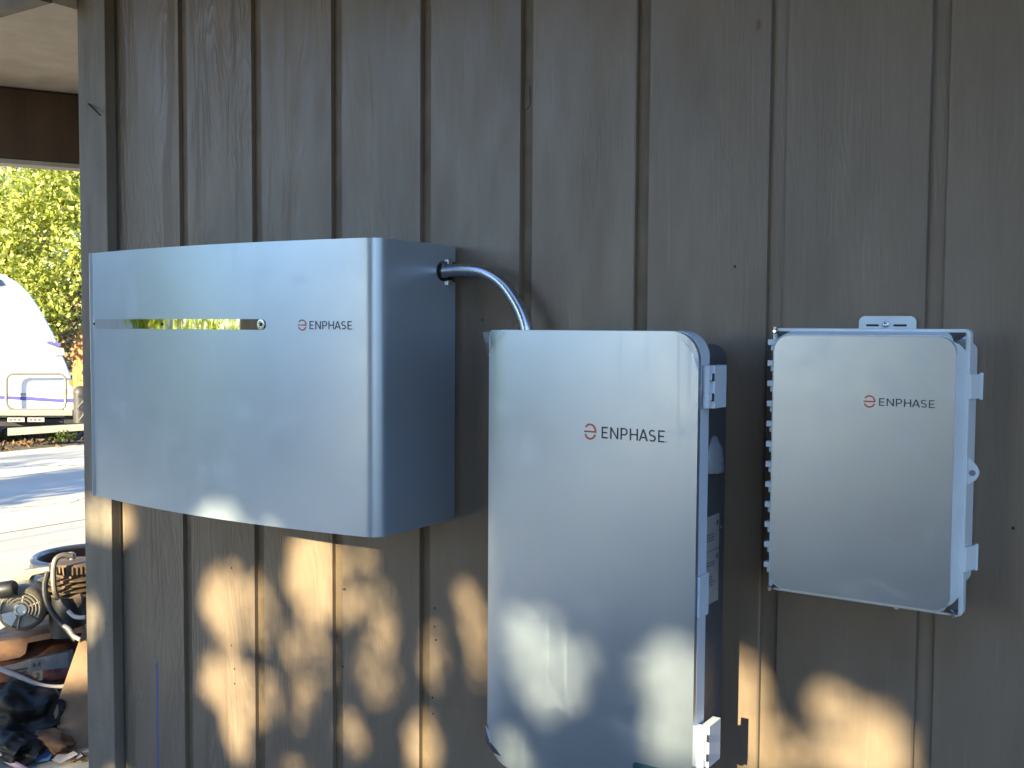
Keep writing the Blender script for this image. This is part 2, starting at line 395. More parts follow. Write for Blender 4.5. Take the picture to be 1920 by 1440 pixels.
# lettering: strokes drawn as separate polygons that never overlap
def strip2(pts, wd):
    P = [Vector((a, b)) for a, b in pts]; L, Q = [], []
    for i, p in enumerate(P):
        d0 = (P[i]-P[i-1]).normalized() if i else None; d1 = (P[i+1]-P[i]).normalized() if i < len(P)-1 else None
        d = (d0 or d1) if (d0 is None or d1 is None) else (d0+d1).normalized()
        n = Vector((-d.y, d.x)); k = 1/max(.4, n.dot(Vector((-(d1 or d0).y, (d1 or d0).x))))
        L.append(p + n*wd/2*k); Q.append(p - n*wd/2*k)
    return [[L[i], L[i+1], Q[i+1], Q[i]] for i in range(len(P)-1)]
def arcpts(cx, cz, rx, rz, a0, a1, n=14): return [(cx+rx*math.cos(R(a0+(a1-a0)*i/n)), cz+rz*math.sin(R(a0+(a1-a0)*i/n))) for i in range(n+1)]
def letter(ch, s=.125):
    r = lambda x0, z0, x1, z1: [[(x0, z0), (x1, z0), (x1, z1), (x0, z1)]]
    if ch == 'E': return .60, r(0,0,s,1)+r(s,0,.58,s)+r(s,1-s,.58,1)+r(s,.5-s/2,.53,.5+s/2)
    if ch == 'H': return .74, r(0,0,s,1)+r(.74-s,0,.74,1)+r(s,.5-s/2,.74-s,.5+s/2)
    if ch == 'N': return .76, [[(0,0),(s,0),(s,1-s*1.75),(s*.95,1),(0,1)]]+[[(s,1-s*1.75),(.76-s,0),(.76-s,s*1.75),(s*.95,1)]]+[[(.76-s,0),(.76,0),(.76,1),(.76-s,1),(.76-s,s*1.75)]]
    if ch == 'P':
        c = [(s,1-s/2),(.36,1-s/2)]+arcpts(.36,.68,.225,.32-s/2,80,-80,10)+[(.36,.36+s/2),(s,.36+s/2)]
        return .64, r(0,0,s,1)+strip2(c, s)
    if ch == 'A':
        w_ = .82; k = s*1.12
        return w_, [[(0,0),(k,0),(w_/2,1-s*1.3),(w_/2,1),(w_/2-s*.55,1)]]+[[(w_-k,0),(w_,0),(w_/2+s*.55,1),(w_/2,1),(w_/2,1-s*1.3)]]+[[(.235,.24),(w_-.235,.24),(w_-.285,.24+s),(.285,.24+s)]]
    if ch == 'S':
        c = arcpts(.30,.735,.235,.265-s/2,38,180,9)+arcpts(.30,.735,.235,.235,195,262,5)+arcpts(.31,.28,.245,.225,82,15,5)+arcpts(.31,.28,.245,.28-s/2,0,-145,10)
        return .62, strip2(c, s)
    if ch == 'R':
        w_, f = letter('P', s); return .66, f+[[(.30,.36),(.30+s*1.2,.36),(.66,0),(.66-s*1.2,0)]]
    if ch == 'I': return s, r(0,0,s,1)
    if ch == '2':
        return .58, strip2(arcpts(.28,.70,.22,.30-s/2,165,-25,12)+[(.12,.16),(.05,s/2)],s)+r(.03,0,.58,s*.98)
    return .3, []
def flat(name, polys, fmap, mat, parent):                 # 2-D polygons laid on a surface through fmap
    me = bpy.data.meshes.new(name); V, F = [], []
    for p in polys:
        F.append(list(range(len(V), len(V)+len(p)))); V += [fmap(a, b) for a, b in p]
    me.from_pydata(V, [], F); me.update()
    return obj(name, me, mat, parent, smooth=0)
def word(txt, gap=.2):
    x = 0; out = []; pv = ''
    for ch in txt:
        w_, f = letter(ch); x -= gap*.62 if 'A' in (ch, pv) and pv else 0; pv = ch
        out += [[(a+x, b) for a, b in p] for p in f]; x += w_ + gap
    return x-gap, out
def logo(parent, x0, x1, zc, d, tx0, tx1, th, yf):
    """orange ring-and-bar emblem with the dark ENPHASE lettering beside it"""
    wd = d*.115; cx = (x0+x1)/2; rx = (x1-x0)/2-wd/2; rz = d/2-wd/2
    polys = strip2(arcpts(cx, zc+d*.02, rx, rz, 2, 148, 20), wd) + strip2(arcpts(cx, zc-d*.02, rx, rz, -160, -20, 20), wd)
    polys += [[(x0, zc-wd/2), (x1, zc-wd/2), (x1, zc+wd*.45), (x0, zc+wd*.45)]]
    g = lambda a, b: (a, yf(a), b)
    flat('emblem', polys, g, 'orange', parent)
    W, f = word('ENPHASE'); k = (tx1-tx0)/W
    flat('lettering', [[(tx0+a*k, zc-th/2+b*th) for a, b in p] for p in f], g, 'ink', parent)
    flat('trademark_dot', [[(tx1+th*.14+th*.05*math.cos(t), zc-th/2+th*.06+th*.05*math.sin(t)) for t in (i*math.pi/4 for i in range(8))]], g, 'ink', parent)

# ------------------------------------------------------------ ground
def sheet(name, x0, x1, y0, y1, z, mat, kind='structure'):
    me = bpy.data.meshes.new(name); me.from_pydata([(x0,y0,z),(x1,y0,z),(x1,y1,z),(x0,y1,z)], [], [(0,1,2,3)]); me.update()
    return tag(obj(name, me, mat, smooth=0), kind=kind)
sheet('ground', -160, 160, -160, 160, GZ-.012, 'soil')
sheet('driveway', -10.9, -.55, -40, 30, GZ, 'concrete')

# ------------------------------------------------------------ house
GROOVES = [(-.017, .021), (.296, .335), (.601, .639), (.904, .938), (1.204, 1.239), (1.504, 1.541), (1.808, 1.848), (2.119, 2.156),
           (2.425, 2.463), (2.73, 2.768), (3.034, 3.072), (3.338, 3.376), (3.642, 3.68), (3.946, 3.984)]
house = thing('house', 'house side of grey-brown grooved board siding with corner trim and porch roof', 'house', (0, 0, GZ))
bm = BM()
prof = [(-.30, 0)]
for a, b in GROOVES: prof += [(a, 0), (a+.0012, .012), (b-.0012, .012), (b, 0)] if a < 1.4 else [(a-.001, 0), (a+.0022, .0030), (a+.0032, .012), (b-.0012, .012), (b, 0)]
prof += [(4.6, 0), (4.6, .14), (-.30, .14)]
A = [bm.verts.new((x, y, GZ+.02)) for x, y in prof]; B = [bm.verts.new((x, y, 2.75)) for x, y in prof]
for i in range(len(prof)): j = (i+1) % len(prof); bm.faces.new((A[i], A[j], B[j], B[i]))
sd = obj('siding', bm, 'siding', house, smooth=0)
sd.data.materials.append(MAT['groove'])
for p_ in sd.data.polygons:
    c_ = p_.center
    if .0005 < c_.y < .02 and c_.x < 1.7 and abs(p_.normal.x) < .5: p_.material_index = 1  # floors of the left grooves get the darker brown
bm = BM(); box(bm, -.452, -.312, -.040, -.002, GZ+.01, 2.77); t_ = obj('corner_trim', bm, 'trim', house, bevel=.003)
bm = BM(); box(bm, -.44, -.303, .002, .14, GZ+.01, 2.74); obj('corner_post', bm, 'trim', house, bevel=.003)
p0 = onY(168, 197, -.045); p1 = onY(187, 216, -.09)
bm = BM(); cyl(bm, onY(166, 195, -.038), onY(188, 216, -.085), .0032, .0026, 10); obj('nail', bm, 'nail', t_)
for (x, y) in ((434,1065),(643,1105),(647,1105),(815,1140),(817,1200),(811,1308),(812,1338),(643,1250),(434,1210),(440,1254),(440,1282),(815,1175),(1378,500),(1900,990),(905,600)):
    p = onY(x, y, 0); bm = BM(); cyl(bm, (p.x, .001, p.z), (p.x, -.0012, p.z), .0032*random.uniform(.7,1.1), None, 10); obj('nail_head', bm, 'nail', house)
a, b = onY(294, 1243, 0), onY(293, 1440, 0)
bm = BM(); box(bm, a.x-.0022, a.x+.0022, -.0007, -.0001, b.z-.25, a.z); obj('chalk_line', bm, 'chalk', house, smooth=0)
a, b = onY(978, 150, 0), onY(990, 200, 0)                 # lifted sliver of old paint in a groove
bm = BM(); prism(bm, [(1.2085, .0112, a.z), (1.222, .0112, a.z-.012), (1.225, .0112, b.z+.012), (1.219, .0112, b.z), (1.209, .0112, b.z-.006)], (0, -.001, 0))
obj('loose_paint', bm, 'groove', house, smooth=0)
bm = BM(); box(bm, -2.4, -.455, -.12, 3.6, 2.50, 2.62); obj('porch_ceiling', bm, 'ceiling', house, smooth=0)
bm = BM(); box(bm, -2.4, -.455, -.165, -.1225, 2.497, 2.78); obj('fascia', bm, 'trim', house, bevel=.004)
bm = BM(); box(bm, -.20, 4.6, -.80, -.123, 2.60, 2.68); obj('eave', bm, 'ceiling', house, smooth=0)  # out of view; overhang deepened to darken and warm the wall top
bm = BM(); box(bm, -.298, 4.6, -.12, -.003, 2.69, 2.74); obj('soffit', bm, 'ceiling', house, smooth=0)
d = Vector((.15, .29, 0)).normalized(); n_ = Vector((-d.y, d.x, 0)); c0 = Vector((-1.68, .42, 2.348)); c0 = c0 + d*1.0 + n_*.05
bm = BM(); obox(bm, c0, d*1.7, n_*.05, (0,0,.147)); obj('beam', bm, 'beam', house, bevel=.004)
bm = BM(); obox(bm, c0+Vector((0,0,-.158))+n_*.004, d*1.7, n_*.05, (0,0,.0095)); obj('beam_lit_underside', bm, 'beam_lit', house, smooth=0)  # pale strip paints the ground bounce on the beam's underside
bm = BM(); box(bm, -2.6, 4.8, -.85, 6.5, 2.79, 2.86); obj('roof', bm, 'shingle', house, smooth=0)
bm = BM(); box(bm, -.44, -.303, .142, 6.3, GZ+.01, 2.497); obj('side_wall', bm, 'siding', house, smooth=0)

# ------------------------------------------------------------ battery cabinet
BXL, BXR, BZ0, BZ1 = -.0254, 1.0246, 1.0254, 1.7004
bxc, bhw = (BXL+BXR)/2, (BXR-BXL)/2
arcY = lambda x: -.300 - .048*(1-((x-bxc)/bhw)**2)
bat = thing('battery_cabinet', 'wide silver wall cabinet with bowed front and mirror strip, left of the conduit', 'battery cabinet', (bxc, 0, BZ0))
pts = [(BXL, -.012), (BXL, -.26)]
rc = .012; pts += [(BXL+rc-rc*math.cos(R(90*k/6)), -.2965-rc*math.sin(R(90*k/6))+.0) for k in range(1, 6)]
xs = np.linspace(BXL+.016, BXR-.034, 60); pts += [(x, arcY(x)) for x in xs]
P0 = (BXR-.034, arcY(BXR-.034)); sl_ = 2*.048*(P0[0]-bxc)/bhw**2; P1 = (BXR, P0[1]+.034*sl_); P2 = (BXR, P1[1]+.034)
pts += [tuple((1-t)**2*a+2*t*(1-t)*b+t*t*c for a, b, c in zip(P0, P1, P2)) for t in (k/12 for k in range(1, 13))]
yS = pts[-1][1]+.002; pts.append((BXR, yS))
bm = BM()
A = [bm.verts.new((x, y, BZ0)) for x, y in pts]; B = [bm.verts.new((x, y, BZ1)) for x, y in pts]
for i in range(len(pts)-1): bm.faces.new((A[i], A[i+1], B[i+1], B[i]))
k0, k1 = bm.verts.new((BXR, -.012, BZ0)), bm.verts.new((BXR, -.012, BZ1))
nz0, nz1, ny = 1.612, 1.662, -.088
notch = [(-.012, nz0), (-.030, nz0+.001), (-.060, nz0+.001)] + [(-.063-.025*math.sin(R(180*k/10)), 1.637-.024*math.cos(R(180*k/10))) for k in range(1, 10)] + [(-.060, nz1-.001), (-.030, nz1-.001), (-.012, nz1)]
nv = [bm.verts.new((BXR, y, z)) for y, z in notch]
bm.faces.new([A[-1], k0] + nv + [k1, B[-1]])
bm.faces.new(A + [k0]); bm.faces.new((B + [k1])[::-1])
sh = obj('shell', bm, 'silver', bat, smooth=40)
for p_ in sh.data.polygons:
    if len(p_.vertices) > 5: p_.use_smooth = False
s_ = sh.modifiers.new('solid', 'SOLIDIFY'); s_.thickness = .0025; s_.offset = -1
bm = BM(); box(bm, BXL+.004, BXR-.012, -.011, -.0015, BZ0+.01, BZ1-.006); obj('back_plate', bm, 'boxgrey', bat, smooth=0)
bm = BM(); box(bm, BXR-.10, BXR-.006, -.20, -.0125, 1.58, 1.69); obj('dark_interior', bm, 'darkhole', bat, smooth=0)  # black block put in for the dark inside behind the notch
zs0, zs1 = 1.4930, 1.5185
xs = np.linspace(BXL+.010, .712, 48)
bm = BM(); rows = []
def capr(x):                                              # half height: rounded right end
    dd = .712-x; h = (zs1-zs0)/2
    return h if dd >= h else math.sqrt(max(0, h*h-(h-dd)**2))
xs = sorted(set(list(xs) + [.712-.0128*(1-math.cos(R(90*k/8))) for k in range(9)]))
zc = (zs0+zs1)/2
for x in xs:
    h = max(capr(x), .0002); rows.append([bm.verts.new(p) for p in ((x, arcY(x)-.0008, zc-h), (x, arcY(x)-.0008, zc+h), (x, arcY(x)+.0005, zc+h), (x, arcY(x)+.0005, zc-h))])
for a, b in zip(rows, rows[1:]):
    for i in range(4): bm.faces.new((a[i], a[(i+1)%4], b[(i+1)%4], b[i]))
bm.faces.new(rows[0]); bm.faces.new(rows[-1][::-1])
ls = obj('mirror_strip', bm, 'mirror', bat, smooth=30)
for x, r in ((BXL+.022, .0035), (.338, .0045), (.697, .0055)):
    y = arcY(x)
    if x > .6:
        bm = BM(); lathe(bm, (x, y-.0009, zc), (0,-1,0), [(0, .0125), (.0012, .0122), (.0014, .0085), (.0004, .0075), (.0003, .0)], 28); obj('bezel', bm, 'screw', ls)
    bm = BM(); cyl(bm, (x, y-.0009, zc), (x, y-.0024, zc), r, r*.9, 18); obj('screw', bm, 'darkhole', ls)
logo(bat, .8085, .8330, 1.5048, .0252, .8420, .9585, .0190, lambda a: arcY(a)-.0007)

# ------------------------------------------------------------ conduit
cpts = smoothpath([(.985,-.062,1.6370),(1.03,-.062,1.6375),(1.085,-.062,1.6385),(1.135,-.062,1.634),(1.175,-.062,1.619),(1.208,-.062,1.595),(1.238,-.062,1.558),(1.256,-.062,1.525),(1.266,-.062,1.492),(1.268,-.062,1.44)], 6)
con = thing('steel_conduit', 'bent galvanised pipe running from the wide cabinet down behind the tall one', 'conduit', (1.03, -.062, 1.637))
bm = BM(); tube(bm, cpts, .0148, 20); obj('pipe', bm, 'galv', con)
bm = BM(); lathe(bm, (.994,-.062,1.637), (1,0,0), [(0,.0),(0,.022),(.016,.022),(.018,.0205),(.018,.015)], 28); obj('taped_collar', bm, 'tape', con)
for dz in (-.027, .024):
    bm = BM(); box(bm, 1.005, 1.030, -.049, -.030, 1.637+dz-.007, 1.637+dz+.006); obj('clamp', bm, 'zinc', con, bevel=.0015)
bm = BM(); lathe(bm, (1.020,-.062,1.637), (1,0,0), [(0,.0185),(.012,.0185),(.013,.0165),(.013,.0148)], 6); obj('lock_nut', bm, 'zinc', con, smooth=20)

# ------------------------------------------------------------ tall switch cabinet
EX0, EX1, EZ0, EZ1 = 1.2795, 1.7705, .552, 1.4965
sw = thing('switch_cabinet', 'tall satin metal wall cabinet with rounded hinged door, in the middle below the conduit', 'electrical cabinet', (1.53, 0, EZ0))
doorY = lambda x: -.247 + .006*((x-1.56)/.25)**2 + (.009*((1.335-x)/.055)**2 if x < 1.335 else 0)
bm = BM(); bowed(bm, EX0, EX1, EZ0, EZ1, (.012, .055, .06, .075), doorY, -.2305)
dr = obj('door', bm, 'steel2', sw, smooth=40, bevel=.0025)
bm = BM(); bowed(bm, EX0+.02, EX1+.0002, EZ0+.003, EZ1+.0008, (.014, .050, .055, .075), lambda x: -.2302, -.190)
rim = obj('door_edge', bm, 'doorwhite', sw, smooth=40, bevel=.003)
bm = BM(); plate(bm, rrect(1.335, 1.7310, .62, 1.4700, (.02, .035, .05, .02)), -.184, -.003); bx = obj('cabinet_body', bm, 'boxgrey', sw, smooth=40, bevel=.004)
bm = BM(); lathe(bm, (1.709, -.066, 1.207), (0,0,1), [(0,.0),(0,.040),(.004,.042),(.05,.037),(.072,.026),(.083,.014),(.086,0)], 28); obj('conduit_hub', bm, 'hub', bx)
for z in (1.391, .693):                                   # hinges
    bm = BM(); h = .082
    box(bm, 1.7765, 1.7935, -.2175, -.160, z-h/2, z+h/2)
    cyl(bm, (1.7775, -.2215, z-h/2), (1.7775, -.2215, z+h/2), .0085, None, 16)
    for dz in (.019, -.019):
        box(bm, 1.7855, 1.7945, -.2225, -.2177, z+dz-.0058, z+dz+.0058)
    hg = obj('hinge', bm, 'doorwhite', sw, smooth=40, bevel=.0012)
    for dz in (.019, -.019):
        bm = BM(); box(bm, 1.7900, 1.7948, -.2235, -.2226, z+dz-.0075, z+dz+.0075); obj('hinge_slot', bm, 'darkhole', hg, smooth=0)
bm = BM(); box(bm, 1.7700, 1.7765, -.2360, -.188, .945, 1.028); obj('latch', bm, 'doorwhite', sw, bevel=.003)
bm = BM(); box(bm, 1.7312, 1.7320, -.112, -.036, .935, 1.118); lb = obj('warning_label', bm, 'label', sw, smooth=0)
bm = BM(); random.seed(3)
for z in (1.078, 1.072, 1.066, 1.020, 1.014, .990, .984, .978, .972): box(bm, 1.7321, 1.7324, -.105, -.105+random.uniform(.035,.055), z, z+.0025)
for z in (1.045,): box(bm, 1.7321, 1.7324, -.112, -.036, z, z+.0015)
for z in (1.100, 1.030): cyl(bm, (1.7321, -.046, z), (1.7324, -.046, z), .006, None, 14)
obj('printed_lines', bm, 'labelprint', lb, smooth=0)
for z in (1.362, 1.086):
    bm = BM(); lathe(bm, (1.7310, -.022, z), (1,0,0), [(0,.006),(.002,.006),(.004,.003),(.004,0)], 12); obj('bolt', bm, 'screw', sw)
a, b = onY(1187, 1428, -.247), onY(1291, 1433, -.247)
bm = BM(); plate(bm, rrect(a.x, b.x, a.z-.06, a.z, .006), -.2492, -.2478)
st = obj('sticker', bm, 'sticker', sw, smooth=0)
for o_ in (st,):
    for v in o_.data.vertices: v.co.y = doorY(v.co.x) - (.0004 if v.co.y > -.2485+.0 else .0012)
logo(sw, 1.5262, 1.5540, 1.2936, .0318, 1.5665, 1.7045, .0234, lambda a: doorY(a)-.0007)
def wrinkle(name, outline, mat, parent, amp=.004, seed=1):  # peeling protective film: crumpled thin sheet
    rn = random.Random(seed); c = sum((Vector(p) for p in outline), Vector())/len(outline)
    bm = BM(); n = len(outline); ring = [bm.verts.new(p) for p in outline]
    mid = [bm.verts.new(Vector(p).lerp(c, .5)+Vector((rn.uniform(-1,1), rn.uniform(-1.5,.2), rn.uniform(-1,1)))*amp) for p in outline]
    cv = bm.verts.new(c+Vector((0,-amp,0)))
    for i in range(n):
        j = (i+1) % n; bm.faces.new((ring[i], ring[j], mid[j], mid[i])); bm.faces.new((mid[i], mid[j], cv))
    return obj(name, bm, mat, parent, smooth=80)
f = lambda x, y, Y: onY(x, y, Y)
wrinkle('protective_film', [f(905,623,-.232), f(925,619,-.240), f(945,618,-.246), f(940,626,-.2475), f(922,640,-.246), f(915,670,-.243), f(910,645,-.236)], 'film', sw, .003, 2)
wrinkle('protective_film', [f(1262,621,-.248), f(1288,626,-.247), f(1308,652,-.245), f(1312,690,-.243), f(1305,696,-.248), f(1299,662,-.249), f(1280,638,-.249)], 'film', sw, .002, 4)
wrinkle('protective_film', [f(910,1360,-.236), f(914,1358,-.240), f(920,1395,-.244), f(940,1418,-.246), f(926,1412,-.238), f(911,1392,-.236)], 'film', sw, .003, 5)
wrinkle('protective_film', [f(1304,706,-.244), f(1318,706,-.228), f(1320,735,-.228), f(1318,766,-.228), f(1304,766,-.244), f(1307,735,-.24)], 'film', sw, .003, 9)

# ------------------------------------------------------------ small enclosure with clip latches
CX0, CX1, CZ0, CZ1 = 1.8795, 2.2290, .9990, 1.5040
jb = thing('junction_box', 'small pale plastic wall box with satin metal front, rightmost of the three cabinets', 'electrical cabinet', (2.05, 0, CZ0))
bm = BM(); plate(bm, rrect(CX0+.006, CX1-.011, CZ0+.035, CZ1-.022, .018), -.112, -.004); obj('base', bm, 'poly', jb, smooth=40, bevel=.003)
bm = BM(); plate(bm, rrect(CX0, CX1, CZ0, CZ1, .010), -.139, -.1125); lid = obj('lid', bm, 'poly', jb, smooth=40, bevel=.0025)
px0, px1, pz0, pz1 = 1.8895, 2.2120, 1.0115, 1.4905     # raised pan under the metal plate
bm = BM()
o1 = rrect(CX0+.005, CX1-.006, CZ0+.004, CZ1-.005, .037, 10); o2 = rrect(px0-.002, px1+.002, pz0-.002, pz1+.002, .030, 10)
A = [bm.verts.new((x, -.1393, z)) for x, z in o1]; B = [bm.verts.new((x, -.1645, z)) for x, z in o2]
for i in range(len(A)): bm.faces.new((A[i], B[i], B[(i+1)%len(A)], A[(i+1)%len(A)]))
bm.faces.new(A[::-1]); bm.faces.new(B)
obj('lid_pan', bm, 'poly', jb, smooth=40)
for cx, cz, sx, sz in ((CX0+.006, CZ1-.006, 1, -1), (CX1-.007, CZ1-.006, -1, -1), (CX0+.006, CZ0+.005, 1, 1), (CX1-.007, CZ0+.005, -1, 1)):
    bm = BM()                                             # scooped glossy corner between the flange and the plate
    ex, ez = (px0 if sx > 0 else px1), (pz0 if sz > 0 else pz1); n = 8
    arc = [(ex+sx*.030*(1-math.cos(R(90*k/n))) - sx*.001, ez+sz*.030*(1-math.sin(R(90*k/n))) - sz*.001) for k in range(n+1)]
    T = [bm.verts.new((x, -.1656, z)) for x, z in arc]
    fl = [(cx+sx*.0*1, cz+sz*.040*(1-k/(n/2))) if k <= n/2 else (cx+sx*.040*(k/(n/2)-1), cz) for k in range(n+1)]
    Fv = [bm.verts.new((x, -.1415, z)) for x, z in fl]
    Md = [bm.verts.new(((a.co.x*.45+b.co.x*.55)+sx*.003, -.1545, (a.co.z*.45+b.co.z*.55)+sz*.003)) for a, b in zip(T, Fv)]
    for k in range(n):
        bm.faces.new((T[k], T[k+1], Md[k+1], Md[k])); bm.faces.new((Md[k], Md[k+1], Fv[k+1], Fv[k]))
    obj('lid_corner', bm, 'polyd', jb, smooth=60)
bm = BM(); plate(bm, rrect(px0, px1, pz0, pz1, .030, 12), -.1668, -.1650); obj('front_plate', bm, 'steel', jb, smooth=40, bevel=.0006)
logo(jb, 2.0575, 2.0785, 1.3732, .0218, 2.0850, 2.1795, .0136, lambda a: -.1674)
for y_px in (645, 684, 721.7, 759.3, 797, 834.6, 872.5, 910, 947.6, 985, 1022.5, 1060):
    z = onY(1442, y_px, -.125).z
    bm = BM(); box(bm, 1.8660, 1.8794, -.136, -.118, z-.002, z+.009); box(bm, 1.8705, 1.8793, -.131, -.113, z-.0125, z-.0022)
    obj('hinge_knuckle', bm, 'poly', jb, bevel=.001)
bm = BM(); cyl(bm, (1.8765, -.128, CZ0-.003), (1.8765, -.128, CZ1+.002), .0028, None, 10); obj('hinge_pin', bm, 'zinc', jb)
for x, z in ((CX0+.004, CZ1-.006), (CX0+.004, CZ0+.004), (CX1-.012, CZ0+.003)):
    bm = BM(); lathe(bm, (x, -.139, z), (0,-1,0), [(0,.0045),(.010,.0045),(.012,.003),(.012,0)], 14); obj('corner_screw', bm, 'screw', jb)
for z in (1.4040, 1.1015):
    bm = BM()
    prism(bm, [(CX1-.013, -.1395, z-.0215), (CX1+.003, -.1395, z-.0215), (CX1+.013, -.106, z-.0215), (CX1+.0095, -.103, z-.0215), (CX1+.0005, -.1105, z-.0215), (CX1+.0005, -.136, z-.0215), (CX1-.013, -.1365, z-.0215)][::-1], (0,0,.043))
    prism(bm, [(CX1+.0130, -.1060, z-.0240), (CX1+.0165, -.0995, z-.0240), (CX1+.0095, -.1028, z-.0240)][::-1], (0,0,.048))
    obj('clip_latch', bm, 'poly', jb, bevel=.0012)
bm = BM(); zc_ = 1.2535
prism(bm, [(CX1-.004, -.120, zc_+.030), (CX1+.012, -.120, zc_+.012), (CX1+.0165, -.120, zc_+.003), (CX1+.0165, -.120, zc_-.004), (CX1+.012, -.120, zc_-.013), (CX1-.004, -.120, zc_-.026)], (0, .006, 0))
lug = obj('padlock_lug', bm, 'poly', jb, bevel=.0012)
bm = BM(); lathe(bm, (CX1+.006, -.1202, zc_-.001), (0,-1,0), [(0,.0055),(.0006,.0052),(.0006,.0038),(.0002,.0036),(.0002,0)], 16); obj('lug_hole', bm, 'hub', lug)
bm = BM(); plate(bm, rrect(2.0015, 2.1090, 1.483, 1.5285, .012), -.0075, -.0025); ft = obj('mounting_foot', bm, 'poly', jb, bevel=.001)
for x0, x1 in ((2.016, 2.040), (2.067, 2.092)):
    bm = BM(); plate(bm, rrect(x0, x1, 1.5085, 1.5125, .0019), -.0082, -.0077); obj('slot', bm, 'darkhole', ft, smooth=0)
bm = BM(); lathe(bm, (2.0530, -.0076, 1.5125), (0,-1,0), [(0,.0065),(.003,.006),(.004,.004),(.003,.0025),(.003,0)], 14); obj('screw', bm, 'screw', ft)
wrinkle('bubble_wrap', [(2.060,-.012,1.526), (2.068,-.012,1.531), (2.076,-.012,1.534), (2.086,-.010,1.533), (2.088,-.012,1.5285), (2.074,-.014,1.5275)], 'film', ft, .003, 6)
bm = BM(); lathe(bm, (2.115, -.128, CZ0), (0,0,-1), [(0,.004),(.004,.004),(.005,0)], 10); obj('drain_plug', bm, 'zinc', jb)

# ------------------------------------------------------------ foliage
def leaves(name, pos, size, mat, parent, squash=.55, up=.3, seed=1):
    r = np.random.default_rng(seed); n = len(pos)
    a = r.normal(size=(n,3)); a /= np.linalg.norm(a, axis=1, keepdims=True)
    b = r.normal(size=(n,3)) + np.array([0,0,up]); nn = np.cross(a, b); nn /= np.linalg.norm(nn, axis=1, keepdims=True)
    s = size*r.uniform(.65, 1.3, size=(n,1)); wv = nn*s*squash*.5; L = a*s*.5; fold = np.cross(a, nn)*s*.10
    P = np.stack([pos-L, pos+wv+fold-L*.1, pos+L, pos-wv+fold-L*.1], 1).reshape(-1,3)
    me = bpy.data.meshes.new(name); me.vertices.add(4*n); me.vertices.foreach_set('co', P.ravel())
    idx = np.arange(4*n).reshape(n,4); tri = np.concatenate([idx[:,[0,1,2]], idx[:,[0,2,3]]], 1).ravel()
    me.loops.add(6*n); me.loops.foreach_set('vertex_index', tri)
    me.polygons.add(2*n); me.polygons.foreach_set('loop_start', np.arange(2*n)*3); me.polygons.foreach_set('loop_total', np.full(2*n, 3))
    me.update(); me.validate()
    return obj(name, me, mat, parent, smooth=0)
def clumps(c, rad, ncl, per, cr, seed=1, flat_=1.0):      # leaf positions gathered in clumps through an ellipsoid
    r = np.random.default_rng(seed); v = r.normal(size=(ncl,3)); v /= np.linalg.norm(v, axis=1, keepdims=True)
    cc = v*(r.uniform(.15, 1, size=(ncl,1))**.45)*np.array(rad) + np.array(c)
    q = r.normal(size=(ncl,per,3))*np.array([1,1,flat_])*cr*r.uniform(.6,1.3,size=(ncl,1,1))*.55
    return (cc[:,None,:]+q).reshape(-1,3)
def trunk(parent, base, top, r0, r1, limbs, seed=1):
    rn = random.Random(seed); base, top = Vector(base), Vector(top); bm = BM()
    pts = [base.lerp(top, t)+Vector((rn.uniform(-1,1), rn.uniform(-1,1), 0))*r0*.6*(t>0) for t in (0,.2,.45,.7,1)]
    P = smoothpath(pts, 4); tube(bm, P, [r0+(r1-r0)*i/(len(P)-1) + (r0*.35 if i == 0 else 0) for i in range(len(P))], 12)
    for e, t in limbs:
        s = base.lerp(top, t); e = Vector(e); m_ = s.lerp(e, .5)+Vector((rn.uniform(-.15,.15), rn.uniform(-.15,.15), .15))
        Q = smoothpath([s, m_, e], 5); rr = r0+(r1-r0)*t
        tube(bm, Q, [rr*.6*(1-.75*i/(len(Q)-1)) for i in range(len(Q))], 8)
    return obj('trunk', bm, 'bark', parent, smooth=60)

# gaps that let the sun through the shade tree: photo positions of the sunlit patches, (x, y, rx, ry, Y of surface, share of sun)
GAPS = [(430,1138,46,70,0,1),(488,1150,34,72,0,.45),(428,1284,54,47,0,1),(447,1360,24,62,0,1),(485,1300,42,55,0,.42),(590,1078,50,80,0,1),
        (642,1110,36,64,0,.5),(575,1225,46,60,0,.35),(572,1310,28,26,0,.55),(550,1352,20,14,0,.5),(680,1045,26,28,0,.45),(715,1165,34,80,0,.5),
        (706,1262,42,62,0,.48),(812,1232,25,52,0,.52),(875,1140,26,62,0,.7),(900,1220,24,80,0,.42),(790,1395,34,56,0,.8),(660,1375,30,40,0,.28),(545,1440,34,22,0,.65),
        (190,968,46,40,-.04,.85),(166,1160,20,46,-.04,.85),(397,976,38,6,-.34,.6),
        (958,1210,28,78,-.247,.75),(1016,1250,38,92,-.247,1),(1090,1215,28,30,-.247,.35),(1085,1300,24,46,-.247,.4),(1250,1272,54,68,-.247,1),(1262,1375,44,62,-.247,1),
        (962,1420,42,36,-.247,1),(1095,1442,34,14,-.247,.6),
        (1405,1310,26,74,0,1),(1430,1400,42,70,0,.85),(1620,1395,76,70,0,1),(1560,1320,56,40,0,.45),(1490,1410,44,50,0,.4),(1872,1442,44,28,0,.6),
        (240,1520,40,80,0,.8),(560,1560,70,60,0,.8),(1000,1600,80,90,0,.7),(1500,1600,90,80,0,.8)]
for x, y, rx, ry, dd, w_ in ((120,1072,60,46,4.7,.85),(40,1090,60,44,4.6,.8),(20,1215,30,12,4.62,.7),(146,1240,30,50,4.45,1),(45,1340,30,14,4.4,.4),(130,1425,60,20,4.1,.6)):
    GAPS.append((x, y, rx, ry, at(x, y, dd).y, w_))
